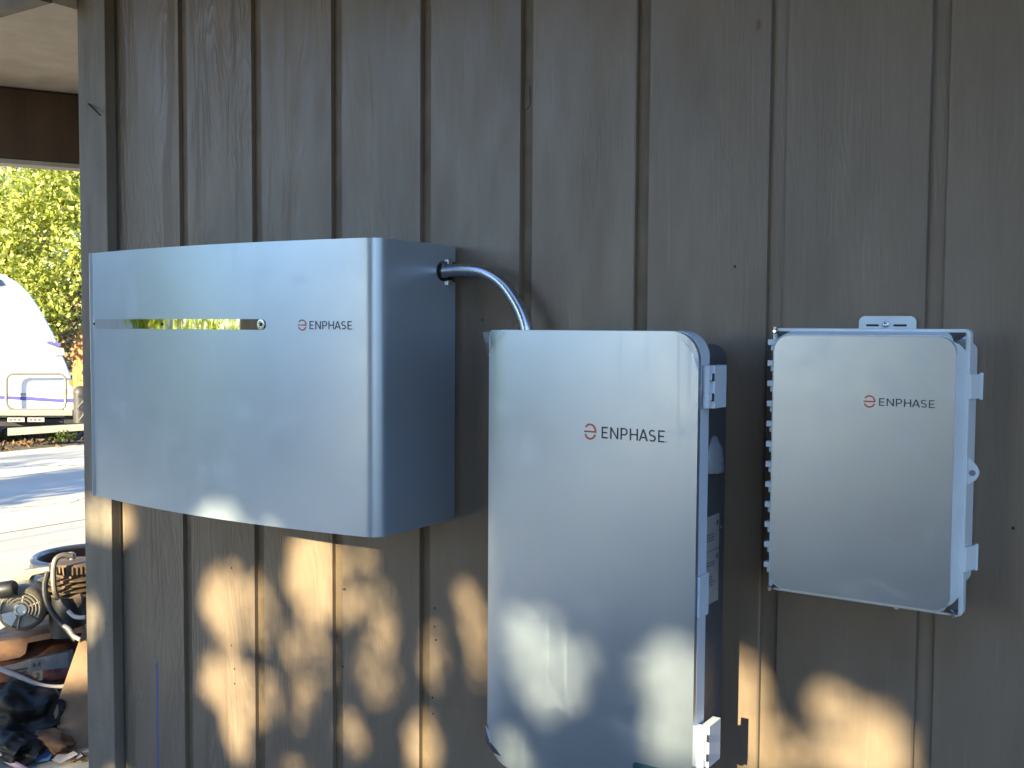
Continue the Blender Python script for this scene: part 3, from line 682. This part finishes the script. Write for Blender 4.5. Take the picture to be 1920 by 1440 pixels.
def lit_share(P):
    k = -P[:,1]/SUN.y                                     # slide along the sunbeam to the wall plane
    X = P[:,0] - SUN.x/SUN.y*P[:,1]; Z = P[:,2] - SUN.z/SUN.y*P[:,1]
    s = np.zeros(len(P))
    for x, y, rx, ry, Y, w_ in GAPS:
        c = onY(x, y, Y); ex = onY(x+rx, y, Y); ez = onY(x, y-ry, Y)
        gx = c.x - SUN.x/SUN.y*Y; gz = c.z - SUN.z/SUN.y*Y
        m_ = .018 if w_ > .94 else .006
        r = np.sqrt(((X-gx)/(abs(ex.x-c.x)+m_))**2 + ((Z-gz)/(abs(ez.z-c.z)+m_))**2)
        s = np.maximum(s, w_*np.clip((1.10-r)/.16, 0, 1))
    return s, X, Z
def shade_tree():
    t = thing('shade_tree', 'broad leafy tree beside the driveway with sunlit gaps in its crown', 'tree', (2.6, -8.6, GZ))
    trunk(t, (2.6,-8.6,GZ), (2.5,-8.6,5.1), .19, .11, [((.3,-8.3,6.3),.97), ((1.4,-9.0,6.9),1.0), ((4.4,-8.4,6.1),.9), ((4.8,-8.9,5.3),.75), ((2.6,-8.6,7.3),1.0)], 3)
    r = np.random.default_rng(11)
    n = 325000; P = np.stack([r.uniform(-2.6, 5.4, n), r.normal(-8.6, .6, n), r.uniform(2.75, 7.4, n)], 1)
    e = np.abs((P[:,0]-1.4)/3.95)**3 + np.abs((P[:,2]-5.05)/2.42)**3
    P = P[e + r.normal(0, .10, n) < 1]
    s, X, Z = lit_share(P)
    keep = np.where(s > .02, np.clip(-np.log(np.clip(s, .02, .999))/9.5, 0, 1), 1.0)
    m0 = r.random(len(P)) < keep; P = P[m0]
    mid = (s[m0] > .02) & (s[m0] < .94)
    Q = P[mid]; P = P[~mid]
    Q = np.repeat(Q, 5, axis=0) + r.normal(0, .05, (len(Q)*5, 3))
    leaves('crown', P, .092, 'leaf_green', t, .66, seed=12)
    leaves('softening_leaves', Q, .092/math.sqrt(5), 'leaf_green', t, .66, seed=13)  # finer leaves added to soften the half-lit gaps
shade_tree()
def hedge():  # added out of view to keep sun off the ground before the wall
    t = thing('hedge', 'unseen tall dark green hedge added to shade the yard', 'hedge', (1.5, -12.2, GZ))
    r = np.random.default_rng(5); n = 28000
    P = np.stack([r.uniform(-1.3, 6.0, n), r.normal(-12.2, .28, n), GZ + 4.3*r.uniform(0, 1, n)**.85], 1)
    P[:,2] += .12*np.sin(P[:,0]*2.1)
    s, X, Z = lit_share(P); keep = np.where(s > .02, np.clip(-np.log(np.clip(s, .02, .999))/9.5, 0, 1), 1.0); P = P[r.random(len(P)) < keep]
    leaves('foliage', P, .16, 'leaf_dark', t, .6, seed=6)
    bm = BM()
    for x in np.arange(-1.2, 5.8, .6): tube(bm, [(x, -12.2, GZ), (x+.05, -12.15, GZ+.6), (x-.06, -12.25, GZ+2.6)], .03, 6)
    obj('stem', bm, 'bark', t)
hedge()
def bright_hedge():
    t = thing('bright_hedge', 'lime-green hedge glowing in the sun at the far driveway edge', 'hedge', (-8, -10.2, GZ))
    r = np.random.default_rng(15); n = 4200
    P = np.stack([r.uniform(-17, -8.5, n), r.normal(-10.2, .22, n), GZ + 2.3*r.uniform(0, 1, n)**.85], 1); P[:,2] += .15*np.sin(P[:,0]*1.7)
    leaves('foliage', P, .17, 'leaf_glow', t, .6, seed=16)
    bm = BM()
    for x in np.arange(-16.8, -8.6, .7): tube(bm, [(x, -10.2, GZ), (x+.05, -10.15, GZ+.7), (x-.06, -10.25, GZ+1.3)], .03, 6)
    obj('stem', bm, 'bark', t)
bright_hedge()
gf = thing('brown_fence', 'weathered brown board fence between two hedges', 'fence', (-4.4, -10.1, GZ))
for k in range(35):
    bm = BM(); x = -8.5+k*.152; box(bm, x, x+.146, -10.11, -10.09, GZ, 2.0+random.uniform(-.02,.02)); obj('board', bm, 'board', gf, smooth=0)
def column_tree(x, y, rx, h, label, seed, n=6300, mat='leaf_glow'):
    t = thing('columnar_tree', label, 'tree', (x, y, GZ))
    trunk(t, (x, y, GZ), (x, y, GZ+h*.8), .09, .03, [], seed)
    leaves('crown', clumps((x, y, GZ+h*.55), (rx, rx, h*.47), 90, n//90, .32, seed), .15, mat, t, .6, seed=seed)
column_tree(-7.55, -4.6, .72, 5.2, 'narrow bright green tree at the left edge of the driveway', 21)
for i, (x, y, r_, h) in enumerate(((-9.15, -7.0, .05, 4.0), (-9.55, -7.4, .045, 4.3), (-9.95, -6.6, .06, 3.8), (-5.15, -9.0, .03, 4.2), (-4.75, -9.2, .025, 4.0))):
    t = thing('sapling', ['thin bare sapling nearest the narrow green tree', 'middle thin sapling of the row', 'outermost thin sapling by the grey house', 'young whip sapling on the driveway edge', 'thinnest whip sapling beside the hedge'][i], 'tree', (x, y, GZ), 'thin saplings along the driveway')
    trunk(t, (x, y, GZ), (x+.05, y, GZ+h), r_, r_*.4, [((x+.3, y+.1, GZ+h*.95), .6), ((x-.3, y, GZ+h), .7)], 30+i)
    if i < 3: leaves('crown', clumps((x, y, GZ+h), (.22, .3, .5), 9, 14, .16, 40+i), .11, 'leaf_green', t, seed=50+i)
nh = thing('grey_house', 'pale grey house with dark window across the driveway', 'house', (-15, -6, GZ))
bm = BM(); box(bm, -18, -12.5, -9, -3.6, GZ, 2.3); obj('wall', bm, 'housewall', nh, smooth=0)
bm = BM(); prism(bm, [(-18.3,-9.3,2.3), (-12.2,-9.3,2.3), (-15.2,-9.3,3.4)], (0,6.0,0)); obj('roof', bm, 'shingle', nh, smooth=0)
bm = BM(); box(bm, -12.495, -12.46, -7.2, -5.6, -.1, .9); obj('window', bm, 'rvglass', nh, smooth=0)

# ------------------------------------------------------------ travel trailer
D0 = 15.4
RVN = at(10, 720, 1)-CAM; RVN.z = 0; RVN.normalize(); RVO = at(142, 784, D0)
def rvp(x, y, off=0.0):
    v = at(x, y, 1)-CAM; return CAM + v*((RVO-CAM).dot(RVN)+off)/v.dot(RVN)
HF = Vector((math.sin(YAW), math.cos(YAW), 0))
rv = thing('travel_trailer', 'white travel trailer with curved nose and purple stripe parked under trees', 'trailer', at(60, 831, D0))
nose = [(142,784),(142,768),(140,735),(133,706),(124,682),(113,656),(101,628),(88,603),(72,575),(54,549),(34,530),(10,516),(-20,505),(-70,494),(-140,488),(-300,484),(-980,484),(-980,784)]
bm = BM(); prism(bm, [rvp(x, y) for x, y in nose], RVN*2.4); obj('body', bm, 'rvwhite', rv, smooth=40, bevel=.03)
def decal(name, poly, mat, parent, th=.006):
    bm = BM(); prism(bm, [rvp(x, y) - RVN*.0008 for x, y in poly], -RVN*th); return obj(name, bm, mat, parent, smooth=0)
decal('grey_swoosh', [(-200,545),(-60,552),(0,570),(35,588),(66,612),(94,646),(98,640),(90,618),(74,598),(48,580),(0,560),(-80,542),(-200,538)], 'rvgrey', rv)
decal('grey_stripe', [(-300,738),(0,737),(60,737),(110,733),(137,726),(138,738),(110,742),(60,742),(0,741),(-300,742)], 'rvgrey', rv)
decal('purple_stripe', [(-300,744),(0,742),(60,744),(110,748),(139,747),(139,755),(110,754),(60,751),(0,748),(-300,750)], 'rvblue', rv)
decal('window', [(-120,515),(0,523),(9,533),(4,536),(-120,545)], 'rvglass', rv, .02)
bm = BM(); prism(bm, [rvp(73,650)-RVN*.001, rvp(119,652)-RVN*.001, rvp(122,666)-RVN*.001, rvp(100,667)-RVN*.001], -RVN*.03); obj('visor_shade', bm, 'rvgrey', rv, smooth=0)  # grey patch painted in for the shade under the visor
bm = BM(); prism(bm, [rvp(84,643)-RVN*.001, rvp(90,640)-RVN*.001, rvp(113,643)-RVN*.001, rvp(113,648)-RVN*.001], -RVN*.12); obj('visor', bm, 'rvblue', rv, smooth=0)  # bluish visor on the nose, not a lamp
decal('marker_lamp', [(129,713),(137,713),(138,722),(129,722)], 'marker', rv, .03)
loop = [(12,712),(14,706),(19,702),(26,701),(110,701),(117,703),(122,708),(123,716),(123,755),(121,763),(116,767),(108,768),(28,768),(19,766),(14,761),(12,754),(12,712)]
bm = BM(); tube(bm, [rvp(x, y, -.14) for x, y in loop], .021, 10, False); obj('tube_rack', bm, 'rvtube', rv)
bm = BM(); prism(bm, [rvp(-980,769,-.22), rvp(137,769,-.22), rvp(137,780,-.22), rvp(-980,780,-.22)], RVN*.3); obj('bumper', bm, 'rvframe', rv, bevel=.015)
bm = BM(); prism(bm, [rvp(-980,786,-.05), rvp(117,786,-.05), rvp(117,799,-.05), rvp(-980,799,-.05)], RVN*1.8); ch = obj('chassis', bm, 'rvdark', rv, smooth=0)
for x0, x1 in ((14,46), (52,83)):
    bm = BM(); prism(bm, [rvp(x0,783.5,-.23), rvp(x1,783.5,-.23), rvp(x1,791,-.23), rvp(x0,791,-.23)], RVN*.15); pl = obj('plate_label', bm, 'paper', ch, smooth=0)
    bm = BM()
    for k in range(3):
        a = x0+3+k*8; prism(bm, [rvp(a,786,-.236), rvp(a+5,786,-.236), rvp(a+5,788.5,-.236), rvp(a,788.5,-.236)], RVN*.004)
    obj('print', bm, 'rvdark', pl, smooth=0)
bm = BM(); prism(bm, [rvp(14,804,-.4), rvp(200,793,-.4), rvp(200,804,-.4), rvp(14,817,-.4)], RVN*.12); obj('tongue', bm, 'rvframe', rv, smooth=0)
bm = BM(); cyl(bm, rvp(151,736,-.2), rvp(151,792,-.2), .10, None, 20); lathe(bm, rvp(151,736,-.2), (0,0,1), [(0,.10),(.05,.09),(.09,.05),(.1,0)], 20); obj('gas_bottle', bm, 'rvdark', rv)
bm = BM(); tube(bm, smoothpath([rvp(147,742,-.4), rvp(156,752,-.4), rvp(147,765,-.4), rvp(157,775,-.4), rvp(148,790,-.4)], 5), .02, 8); obj('chain', bm, 'rvdark', rv)
bm = BM(); prism(bm, [rvp(120,782,-.1), rvp(156,780,-.1), rvp(156,794,-.1), rvp(120,794,-.1)], RVN*.3); obj('coupling_gear', bm, 'rvdark', rv)
for x in (-520, -390):
    bm = BM(); lathe(bm, rvp(x, 800, -.02), RVN, [(0,.0),(0,.12),(-.02,.2),(0,.3),(.05,.33),(.18,.33),(.2,.3),(.2,0)], 28); obj('wheel', bm, 'tyre', rv)

# ------------------------------------------------------------ trees, fence and house beyond the trailer
gt = thing('lime_tree', 'sunlit yellow-green leafy tree filling the gap behind the trailer', 'tree', at(128, 800, 23))
b0 = at(108, 800, 23); b0.z = GZ
trunk(gt, b0, at(152, 520, 23), .26, .12, [(at(60,420,22.8),.75), (at(110,380,23.2),.9), (at(-40,470,22.6),.6), (at(190,400,22.9),.85), (at(52,600,22.7),.55)], 8)
pos = np.concatenate([clumps(at(90,470,23.4), (2.4,1.6,1.9), 150, 70, .40, 61), clumps(at(30,585,22.6), (1.6,.8,1.15), 90, 56, .36, 62), clumps(at(-60,480,23), (1.6,1.2,1.6), 70, 50, .42, 63), clumps(at(125,345,23), (1.2,1.0,.8), 50, 50, .4, 65)])
leaves('crown', pos, .135, 'leaf_lime', gt, .62, .6, 64)
iv = np.concatenate([clumps(at(x_,y_,22.5), (.15,.14,.2), 9, 26, .15, 66+y_) for x_, y_ in ((138,575),(130,600),(124,625),(119,650),(114,680))]); leaves('ivy', iv, .11, 'leaf_pink', gt, .7, seed=67)
pt = thing('pink_tinted_tree', 'tree with blown-sky pink put into its leaves at the top left behind the lime-green tree', 'tree', at(10, 800, 33))
b0 = at(10, 800, 33); b0.z = GZ
trunk(pt, b0, at(20, 430, 33), .22, .1, [(at(-40,360,33),.8), (at(70,350,33),.9)], 9)
leaves('crown', clumps(at(20,370,33), (3.6,1.6,2.6), 130, 60, .5, 71), .15, 'leaf_pink', pt, .6, seed=72)
fn = thing('board_fence', 'orange cedar board fence behind the trailer nose', 'fence', at(150, 780, 26))
Rh = Vector((math.cos(YAW), -math.sin(YAW), 0)); f0 = at(110, 612, 26)
hz = f0.z - GZ
for k in range(-10, 14):
    c = f0 + Rh*(k*.152+.07); bm = BM(); top = random.uniform(-.015, .015)
    obox(bm, (c.x, c.y, GZ+hz/2+top), Rh*.0735, HF*.011, (0,0,hz/2)); obj('board', bm, 'fence', fn, smooth=0, bevel=.003)
for z in (.25, .8):
    bm = BM(); c = f0+Rh*.3+HF*.04; obox(bm, (c.x, c.y, GZ+hz*z+.1), Rh*1.8, HF*.02, (0,0,.045)); obj('rail', bm, 'fence', fn, smooth=0)
h2 = thing('neighbour_house', 'house with purple-grey shingle roof half hidden behind leaves', 'house', at(0, 800, 29))
bm = BM(); prism(bm, [at(-380,440,29), at(190,520,29), at(190,800,29), at(-380,800,29)], HF*4); obj('wall', bm, 'housewall', h2, smooth=0)
bm = BM(); prism(bm, [at(-400,428,28.5), at(34,432,28.5), at(30,415,29.5), at(8,384,30), at(-400,380,30)], HF*3); obj('roof', bm, 'shingle', h2, smooth=0)
def backdrop():
    t = None; r = np.random.default_rng(81); P = []
    for k in range(26):
        a = R(-118 + k*6.0); d_ = r.uniform(34, 42); c = (d_*math.sin(a)-4, d_*math.cos(a), GZ+2.2)
        P.append(clumps(c, (3.2, 2.2, 2.6), 22, 60, .9, 100+k))
    o = leaves('distant_trees', np.concatenate(P), .42, 'leaf_dark', None, .7, seed=83); tag(o, kind='stuff')
backdrop()
r = np.random.default_rng(91); n = 2600
P = np.stack([r.uniform(-14.5, -10.6, n), r.uniform(3.5, 10.5, n), np.full(n, GZ+.006)], 1); P[:,2] += r.uniform(0, .03, n)
P = P[(P[:,0] < -11.0+r.exponential(.25, n)-.25)]
lit = leaves('leaf_litter', P, .09, 'leaf_dead', None, .6, 3.0, 92); tag(lit, kind='stuff')
# low weeds by the driveway edge
P = clumps(at(118, 818, 15.0), (.32,.25,.03), 16, 14, .05, 95); P[:,2] = np.abs(P[:,2]-GZ)+GZ
tag(leaves('weed_clump', P, .07, 'leaf_dark', None, .4, seed=96), kind='stuff')

# ------------------------------------------------------------ junk by the corner
u = lambda px, d: px*d/FPX
Rn = RGT; 
cp = thing('air_compressor', 'rusty old air compressor with tan motor and finned pump beyond the corner post', 'compressor', at(60, 1330, 4.75))
tc = at(62, 1268, 4.80); rt = u(76, 4.8); ax = (RGT*1 + FWD*.12).normalized()
bm = BM(); lathe(bm, tc-ax*.42, ax, [(0,0),(.012,rt*.45),(.04,rt*.8),(.08,rt),(.62,rt),(.66,rt*.8),(.69,rt*.45),(.70,0)], 36); obj('tank', bm, 'rust', cp, smooth=50)
bm = BM(); a = lambda x, y, d: at(x, y, d)
prism(bm, [a(-60,1214,4.62), a(152,1176,4.62), a(156,1186,4.62), a(52,1206,4.62), a(48,1226,4.62), a(38,1233,4.62), a(6,1240,4.62), a(-60,1246,4.62)], FWD*.012)
prism(bm, [a(-60,1214,4.622), a(152,1176,4.622), a(152,1180,4.622), a(-60,1219,4.622)], FWD*.36+Vector((0,0,.015))); obj('deck_plate', bm, 'rustpale', cp, smooth=20, bevel=.003)
mc = at(41, 1141, 4.58); mr = u(43, 4.58); ma = (-FWD*.95 + RGT*.26).normalized()
bm = BM(); lathe(bm, mc, ma, [(-.30,0),(-.30,mr*.85),(-.28,mr),(-.04,mr),(-.035,mr*1.03),(0,mr*1.0),(.018,mr*.9),(.024,mr*.82),(.012,mr*.78),(.010,0)], 40); mo = obj('motor', bm, 'motor', cp, smooth=35)
_, uu, vv = frame(ma)
bm = BM()
for rr in (.34, .48, .62, .76):
    t0, t1 = (R(150), R(330)); pts = [mc + ma*.020 + (uu*math.cos(t0+(t1-t0)*k/16)+vv*math.sin(t0+(t1-t0)*k/16))*mr*rr for k in range(17)]
    tube(bm, pts, .0052, 6)
for tdeg in (20, 80, 140, 200, 260, 320):
    e = uu*math.cos(R(tdeg))+vv*math.sin(R(tdeg)); tube(bm, [mc+ma*.020+e*mr*.2, mc+ma*.019+e*mr*.82], .005, 6)
obj('fan_grille', bm, 'motor', mo)
bm = BM(); lathe(bm, mc+ma*.012, ma, [(0,.030),(.012,.030),(.018,.024),(.018,.018),(.012,.016),(.012,0)], 20); obj('shaft_hub', bm, 'zinc', mo)
bm = BM(); k_ = (uu*math.cos(R(40))+vv*math.sin(R(40)))
prism(bm, [mc+ma*.022+(uu*math.cos(R(t))+vv*math.sin(R(t)))*mr*q for t, q in ((10,.3),(10,.8),(35,.84),(62,.8),(62,.35))], ma*.004); obj('cover_plate', bm, 'zinc', mo, smooth=0)
bm = BM(); lathe(bm, at(-8, 1108, 4.54), (RGT+UP*.15), [(0,0),(0,.03),(.01,.036),(.075,.036),(.085,.03),(.085,0)], 20); obj('capacitor', bm, 'black', mo, smooth=40)
bm = BM(); prism(bm, [a(8,1098,4.72), a(44,1069,4.72), a(92,1063,4.72), a(96,1071,4.72), a(60,1080,4.72), a(46,1100,4.72), a(22,1106,4.72)], FWD*.05); obj('belt_guard', bm, 'motor', cp, bevel=.004)
bm = BM(); prism(bm, [a(44,1100,4.74), a(92,1074,4.74), a(96,1150,4.74), a(70,1160,4.74)], FWD*.2); obj('pump_base', bm, 'black', cp, bevel=.006)
pc = at(142, 1112, 4.72); prd = u(48, 4.72)
bm = BM(); pr = []
for k in range(4):
    z = k*.024; pr += [(z, prd*.70), (z+.004, prd*(.98+.04*(k%2))), (z+.010, prd*(.98+.04*(k%2))), (z+.014, prd*.70)]
lathe(bm, pc, (0,0,1), [(-.10,0),(-.10,prd*.55),(-.005,prd*.6)]+pr+[(.10,prd*.7),(.10,0)], 36); pu = obj('pump_cylinder', bm, 'castiron', cp, smooth=30)
bm = BM(); lathe(bm, pc+Vector((0,0,.102)), (0,0,1), [(0,0),(0,prd*.84),(.036,prd*.88),(.044,prd*.8),(.048,prd*.3),(.052,0)], 36)
for k in range(36):
    t = 2*math.pi*k/36; e = Vector((math.cos(t), math.sin(t), 0)); obox(bm, pc+Vector((0,0,.122))+e*prd*.88, e*.007, Vector((-e.y, e.x, 0))*.0028, (0,0,.017))
obj('pump_head', bm, 'castiron', pu, smooth=30)
bm = BM(); lathe(bm, at(133, 1043, 4.62), (0,0,1), [(-.012,0),(-.012,.018),(0,.022),(.010,.020),(.018,.010),(.019,0)], 16); obj('air_filter', bm, 'hosewhite', pu)
bm = BM(); tube(bm, smoothpath([a(136,1042,4.60), a(118,1041,4.58), a(104,1050,4.56), a(100,1075,4.55), a(102,1105,4.55), a(108,1122,4.58)], 6), .0115, 10); obj('intake_hose', bm, 'motor', cp)
bm = BM(); tube(bm, smoothpath([a(90,1072,4.56), a(84,1098,4.55), a(88,1128,4.53), a(104,1156,4.5), a(128,1182,4.47), a(142,1200,4.46)], 6), .0125, 10); obj('black_hose', bm, 'black', cp)
bm = BM(); tube(bm, smoothpath([a(120,1173,4.46), a(130,1180,4.45), a(138,1192,4.45), a(150,1199,4.45)], 5), .009, 10); tube(bm, smoothpath([a(128,1146,4.5), a(138,1155,4.49), a(150,1158,4.48), a(160,1157,4.48)], 5), .009, 10); obj('pale_hose_end', bm, 'hosewhite', cp)
bm = BM(); cyl(bm, a(125,1115,4.68), a(128,1190,4.68), .07, .08, 20); cyl(bm, a(105,1125,4.72), a(160,1190,4.72), .05, .06, 16); obj('crankcase', bm, 'black', cp, smooth=50)
bm = BM(); prism(bm, [a(134,1118,4.56), a(150,1113,4.56), a(153,1128,4.56), a(146,1140,4.56)], FWD*.02); obj('bracket', bm, 'castiron', cp, smooth=0)
# maker's plate on the tank: readable fragments only
LP = lambda x, y, off=0: at(x, y, 4.80 - .1705 - off)
bm = BM(); prism(bm, [LP(4,1250), LP(58,1236), LP(60,1283), LP(8,1296)], FWD*.05); lbp = obj('label_plate', bm, 'tanlabel', cp, smooth=0)
bm = BM(); prism(bm, [LP(58,1236), LP(128,1222), LP(128,1252), LP(59,1258)], FWD*.05); obj('label_top', bm, 'bluegrey', cp, smooth=0)
bm = BM(); prism(bm, [LP(59.5,1258.4), LP(80,1256.4), LP(80.5,1278), LP(60.5,1282)], FWD*.05); obj('number_box', bm, 'tanlabel', cp, smooth=0)
bm = BM(); prism(bm, [LP(80.5,1256.2), LP(128,1252.4), LP(128,1272), LP(81,1278)], FWD*.05); obj('red_panel', bm, 'redprint', cp, smooth=0)
def lw(name, txt, x, y, hpx, mat, tilt=-.2):
    W, f_ = word(txt, .18)
    flat(name, [[(a_, b_) for a_, b_ in p] for p in f_], lambda a_, b_: LP(x+a_*hpx, y+(a_*hpx)*tilt-b_*hpx, .003), mat, lbp)
lw('numeral', '2', 67, 1273, 11, 'blackprint', -.15); lw('lettering', 'HP AIR', 84, 1264, 7.5, 'blackprint', -.12)
bm = BM()
for (x0, x1, y) in ((22,50,1256),(22,50,1262),(22,50,1268)):
    x = x0
    while x < x1:
        w_ = random.uniform(1.5,3.2); yy = y-(x-x0)*.16; prism(bm, [LP(x,yy,.0025), LP(x+w_,yy-.3,.0025), LP(x+w_,yy+3.6,.0025), LP(x,yy+4,.0025)], FWD*.001); x += w_+1
obj('small_print', bm, 'blackprint', lbp, smooth=0)
bm = BM(); prism(bm, [LP(62,1242,.0025), LP(68,1247,.0025), LP(62,1252,.0025)], FWD*.001); prism(bm, [LP(75,1240,.0025), LP(69,1246,.0025), LP(75,1250,.0025)], FWD*.001)
obj('bow_symbol', bm, 'blackprint', lbp, smooth=0)

tb = thing('metal_tub', 'open round metal tub with rusty inside standing behind the compressor', 'tub', at(160, 1200, 5.5))
c = at(168, 1043, 5.55); tr = u(97, 5.55); dz = c.z-GZ
bm = BM(); lathe(bm, c, (0,0,1), [(-dz+.004,0),(-dz+.004,tr*.86),(-.05,tr*.97),(-.02,tr),(-.006,tr*.93),(-.05,tr*.90),(-dz+.03,tr*.8),(-dz+.03,0)], 48); obj('bowl', bm, 'tub', tb, smooth=50)
ring = [c + Vector((math.cos(t), math.sin(t), 0))*tr*.985 for t in (2*math.pi*k/64 for k in range(65))]
bm = BM(); tube(bm, ring, .018, 10, False); rb = obj('rim', bm, 'tubrim', tb)
for o_ in (c,):
    e = -RGT; bm = BM(); obox(bm, c+e*tr*1.02+Vector((0,0,-.055)), e*.02, e.cross(Vector((0,0,1)))*.05, (0,0,.025)); obj('handle', bm, 'tubrim', tb, bevel=.006)

bm = BM(); prism(bm, [a(190,1120,4.62), a(158,1180,4.55), a(131,1258,4.42), a(104,1335,4.30), a(114,1375,4.26), a(128,1408,4.24), a(200,1432,4.24), a(240,1200,4.55)], -FWD*.018)
tag(obj('leaning_board', bm, 'board', None, smooth=0, bevel=.002), 'brown plywood board leaning beside the compressor, half behind the corner post', 'board')

def crumple(name, c, rx, ry, rz, mat, seed, amp=.35, sub=4, parent=None):
    bm = BM(); bmesh.ops.create_icosphere(bm, subdivisions=sub, radius=1.0)
    from mathutils import noise as mn
    for v in bm.verts:
        p = v.co.copy(); o_ = Vector((seed*7.1, seed*3.3, seed))
        q = 1-abs(mn.noise(p*1.1+o_))*2.2; q2 = 1-abs(mn.noise(p*2.4+o_*1.7))*2; r_ = mn.noise(p*.8+o_)
        v.co = p*(1-amp*.5+amp*(.55*q+.22*q2)+.25*r_); v.co = Vector((v.co.x*rx, v.co.y*ry, max(v.co.z, -.55)*rz))
        v.co = v.co + Vector(c)
    return obj(name, bm, mat, parent, smooth=60)
c = at(50, 1385, 4.42); c.z = max(c.z, GZ+.06)
tag(crumple('plastic_bag', (c.x, c.y, c.z), .24, .16, .14, 'bag', 1, .55, 5), 'crumpled black plastic bag on the ground below the compressor', 'bag')
c = at(48, 1342, 4.36); tag(crumple('brown_rag', c, .060, .05, .032, 'cloth', 2, .6), 'small brown rag lying on the black bag', 'rag')
c = at(92, 1340, 4.40); tag(crumple('blue_tarp', c, .045, .04, .026, 'tarp', 3, .6), 'scrap of blue tarp on top of the black bag', 'tarp scrap')
c = at(95, 1398, 4.20); c.z = max(c.z, GZ+.035); tag(crumple('dark_rag', c, .11, .07, .05, 'cloth', 5, .6), 'dark brown rag beside the leaning board foot', 'rag')
c = at(20, 1425, 4.15); c.z = max(c.z, GZ+.04); tag(crumple('torn_bag', c, .16, .09, .06, 'bag', 7, .6, 5), 'torn black plastic sheeting at the bottom left corner', 'bag')
bm = BM(); tube(bm, smoothpath([a(-60,1228,4.36), a(0,1254,4.38), a(34,1268,4.40), a(66,1282,4.42), a(95,1288,4.43), a(122,1287,4.45), a(150,1275,4.5)], 8), .0105, 12)
tag(obj('pale_hose', bm, 'hosewhite'), 'pale pinkish hose looping in front of the rusty tank', 'hose')
bm = BM(); cyl(bm, a(-6,1414,4.05), a(52,1446,4.02), .012, None, 14); tag(obj('pink_handle', bm, 'pink'), 'pale pink stick lying at the bottom left corner', 'stick')
rn = random.Random(5)
for k, (x, y, s, m_, lab) in enumerate(((120,1420,.055,'paper','pale paper scrap at the foot of the leaning board'), (150,1428,.05,'leaf_dead','dry brown leaf beside the corner post foot'), (136,1436,.045,'hosewhite','small pale chip on the ground near the post'), (78,1436,.05,'tarp','small blue plastic scrap in front of the dark rag'))):
    c = at(x, y, 4.1); c.z = GZ+.012
    tag(wrinkle('litter_scrap', [(c.x+s*math.cos(t)*rn.uniform(.6,1), c.y+s*math.sin(t)*rn.uniform(.6,1), c.z+rn.uniform(0,.02)) for t in (i*math.pi/4 for i in range(8))], m_, None, .008, k), lab, 'litter', 'scraps of litter on the ground')
bpy.context.view_layer.update()
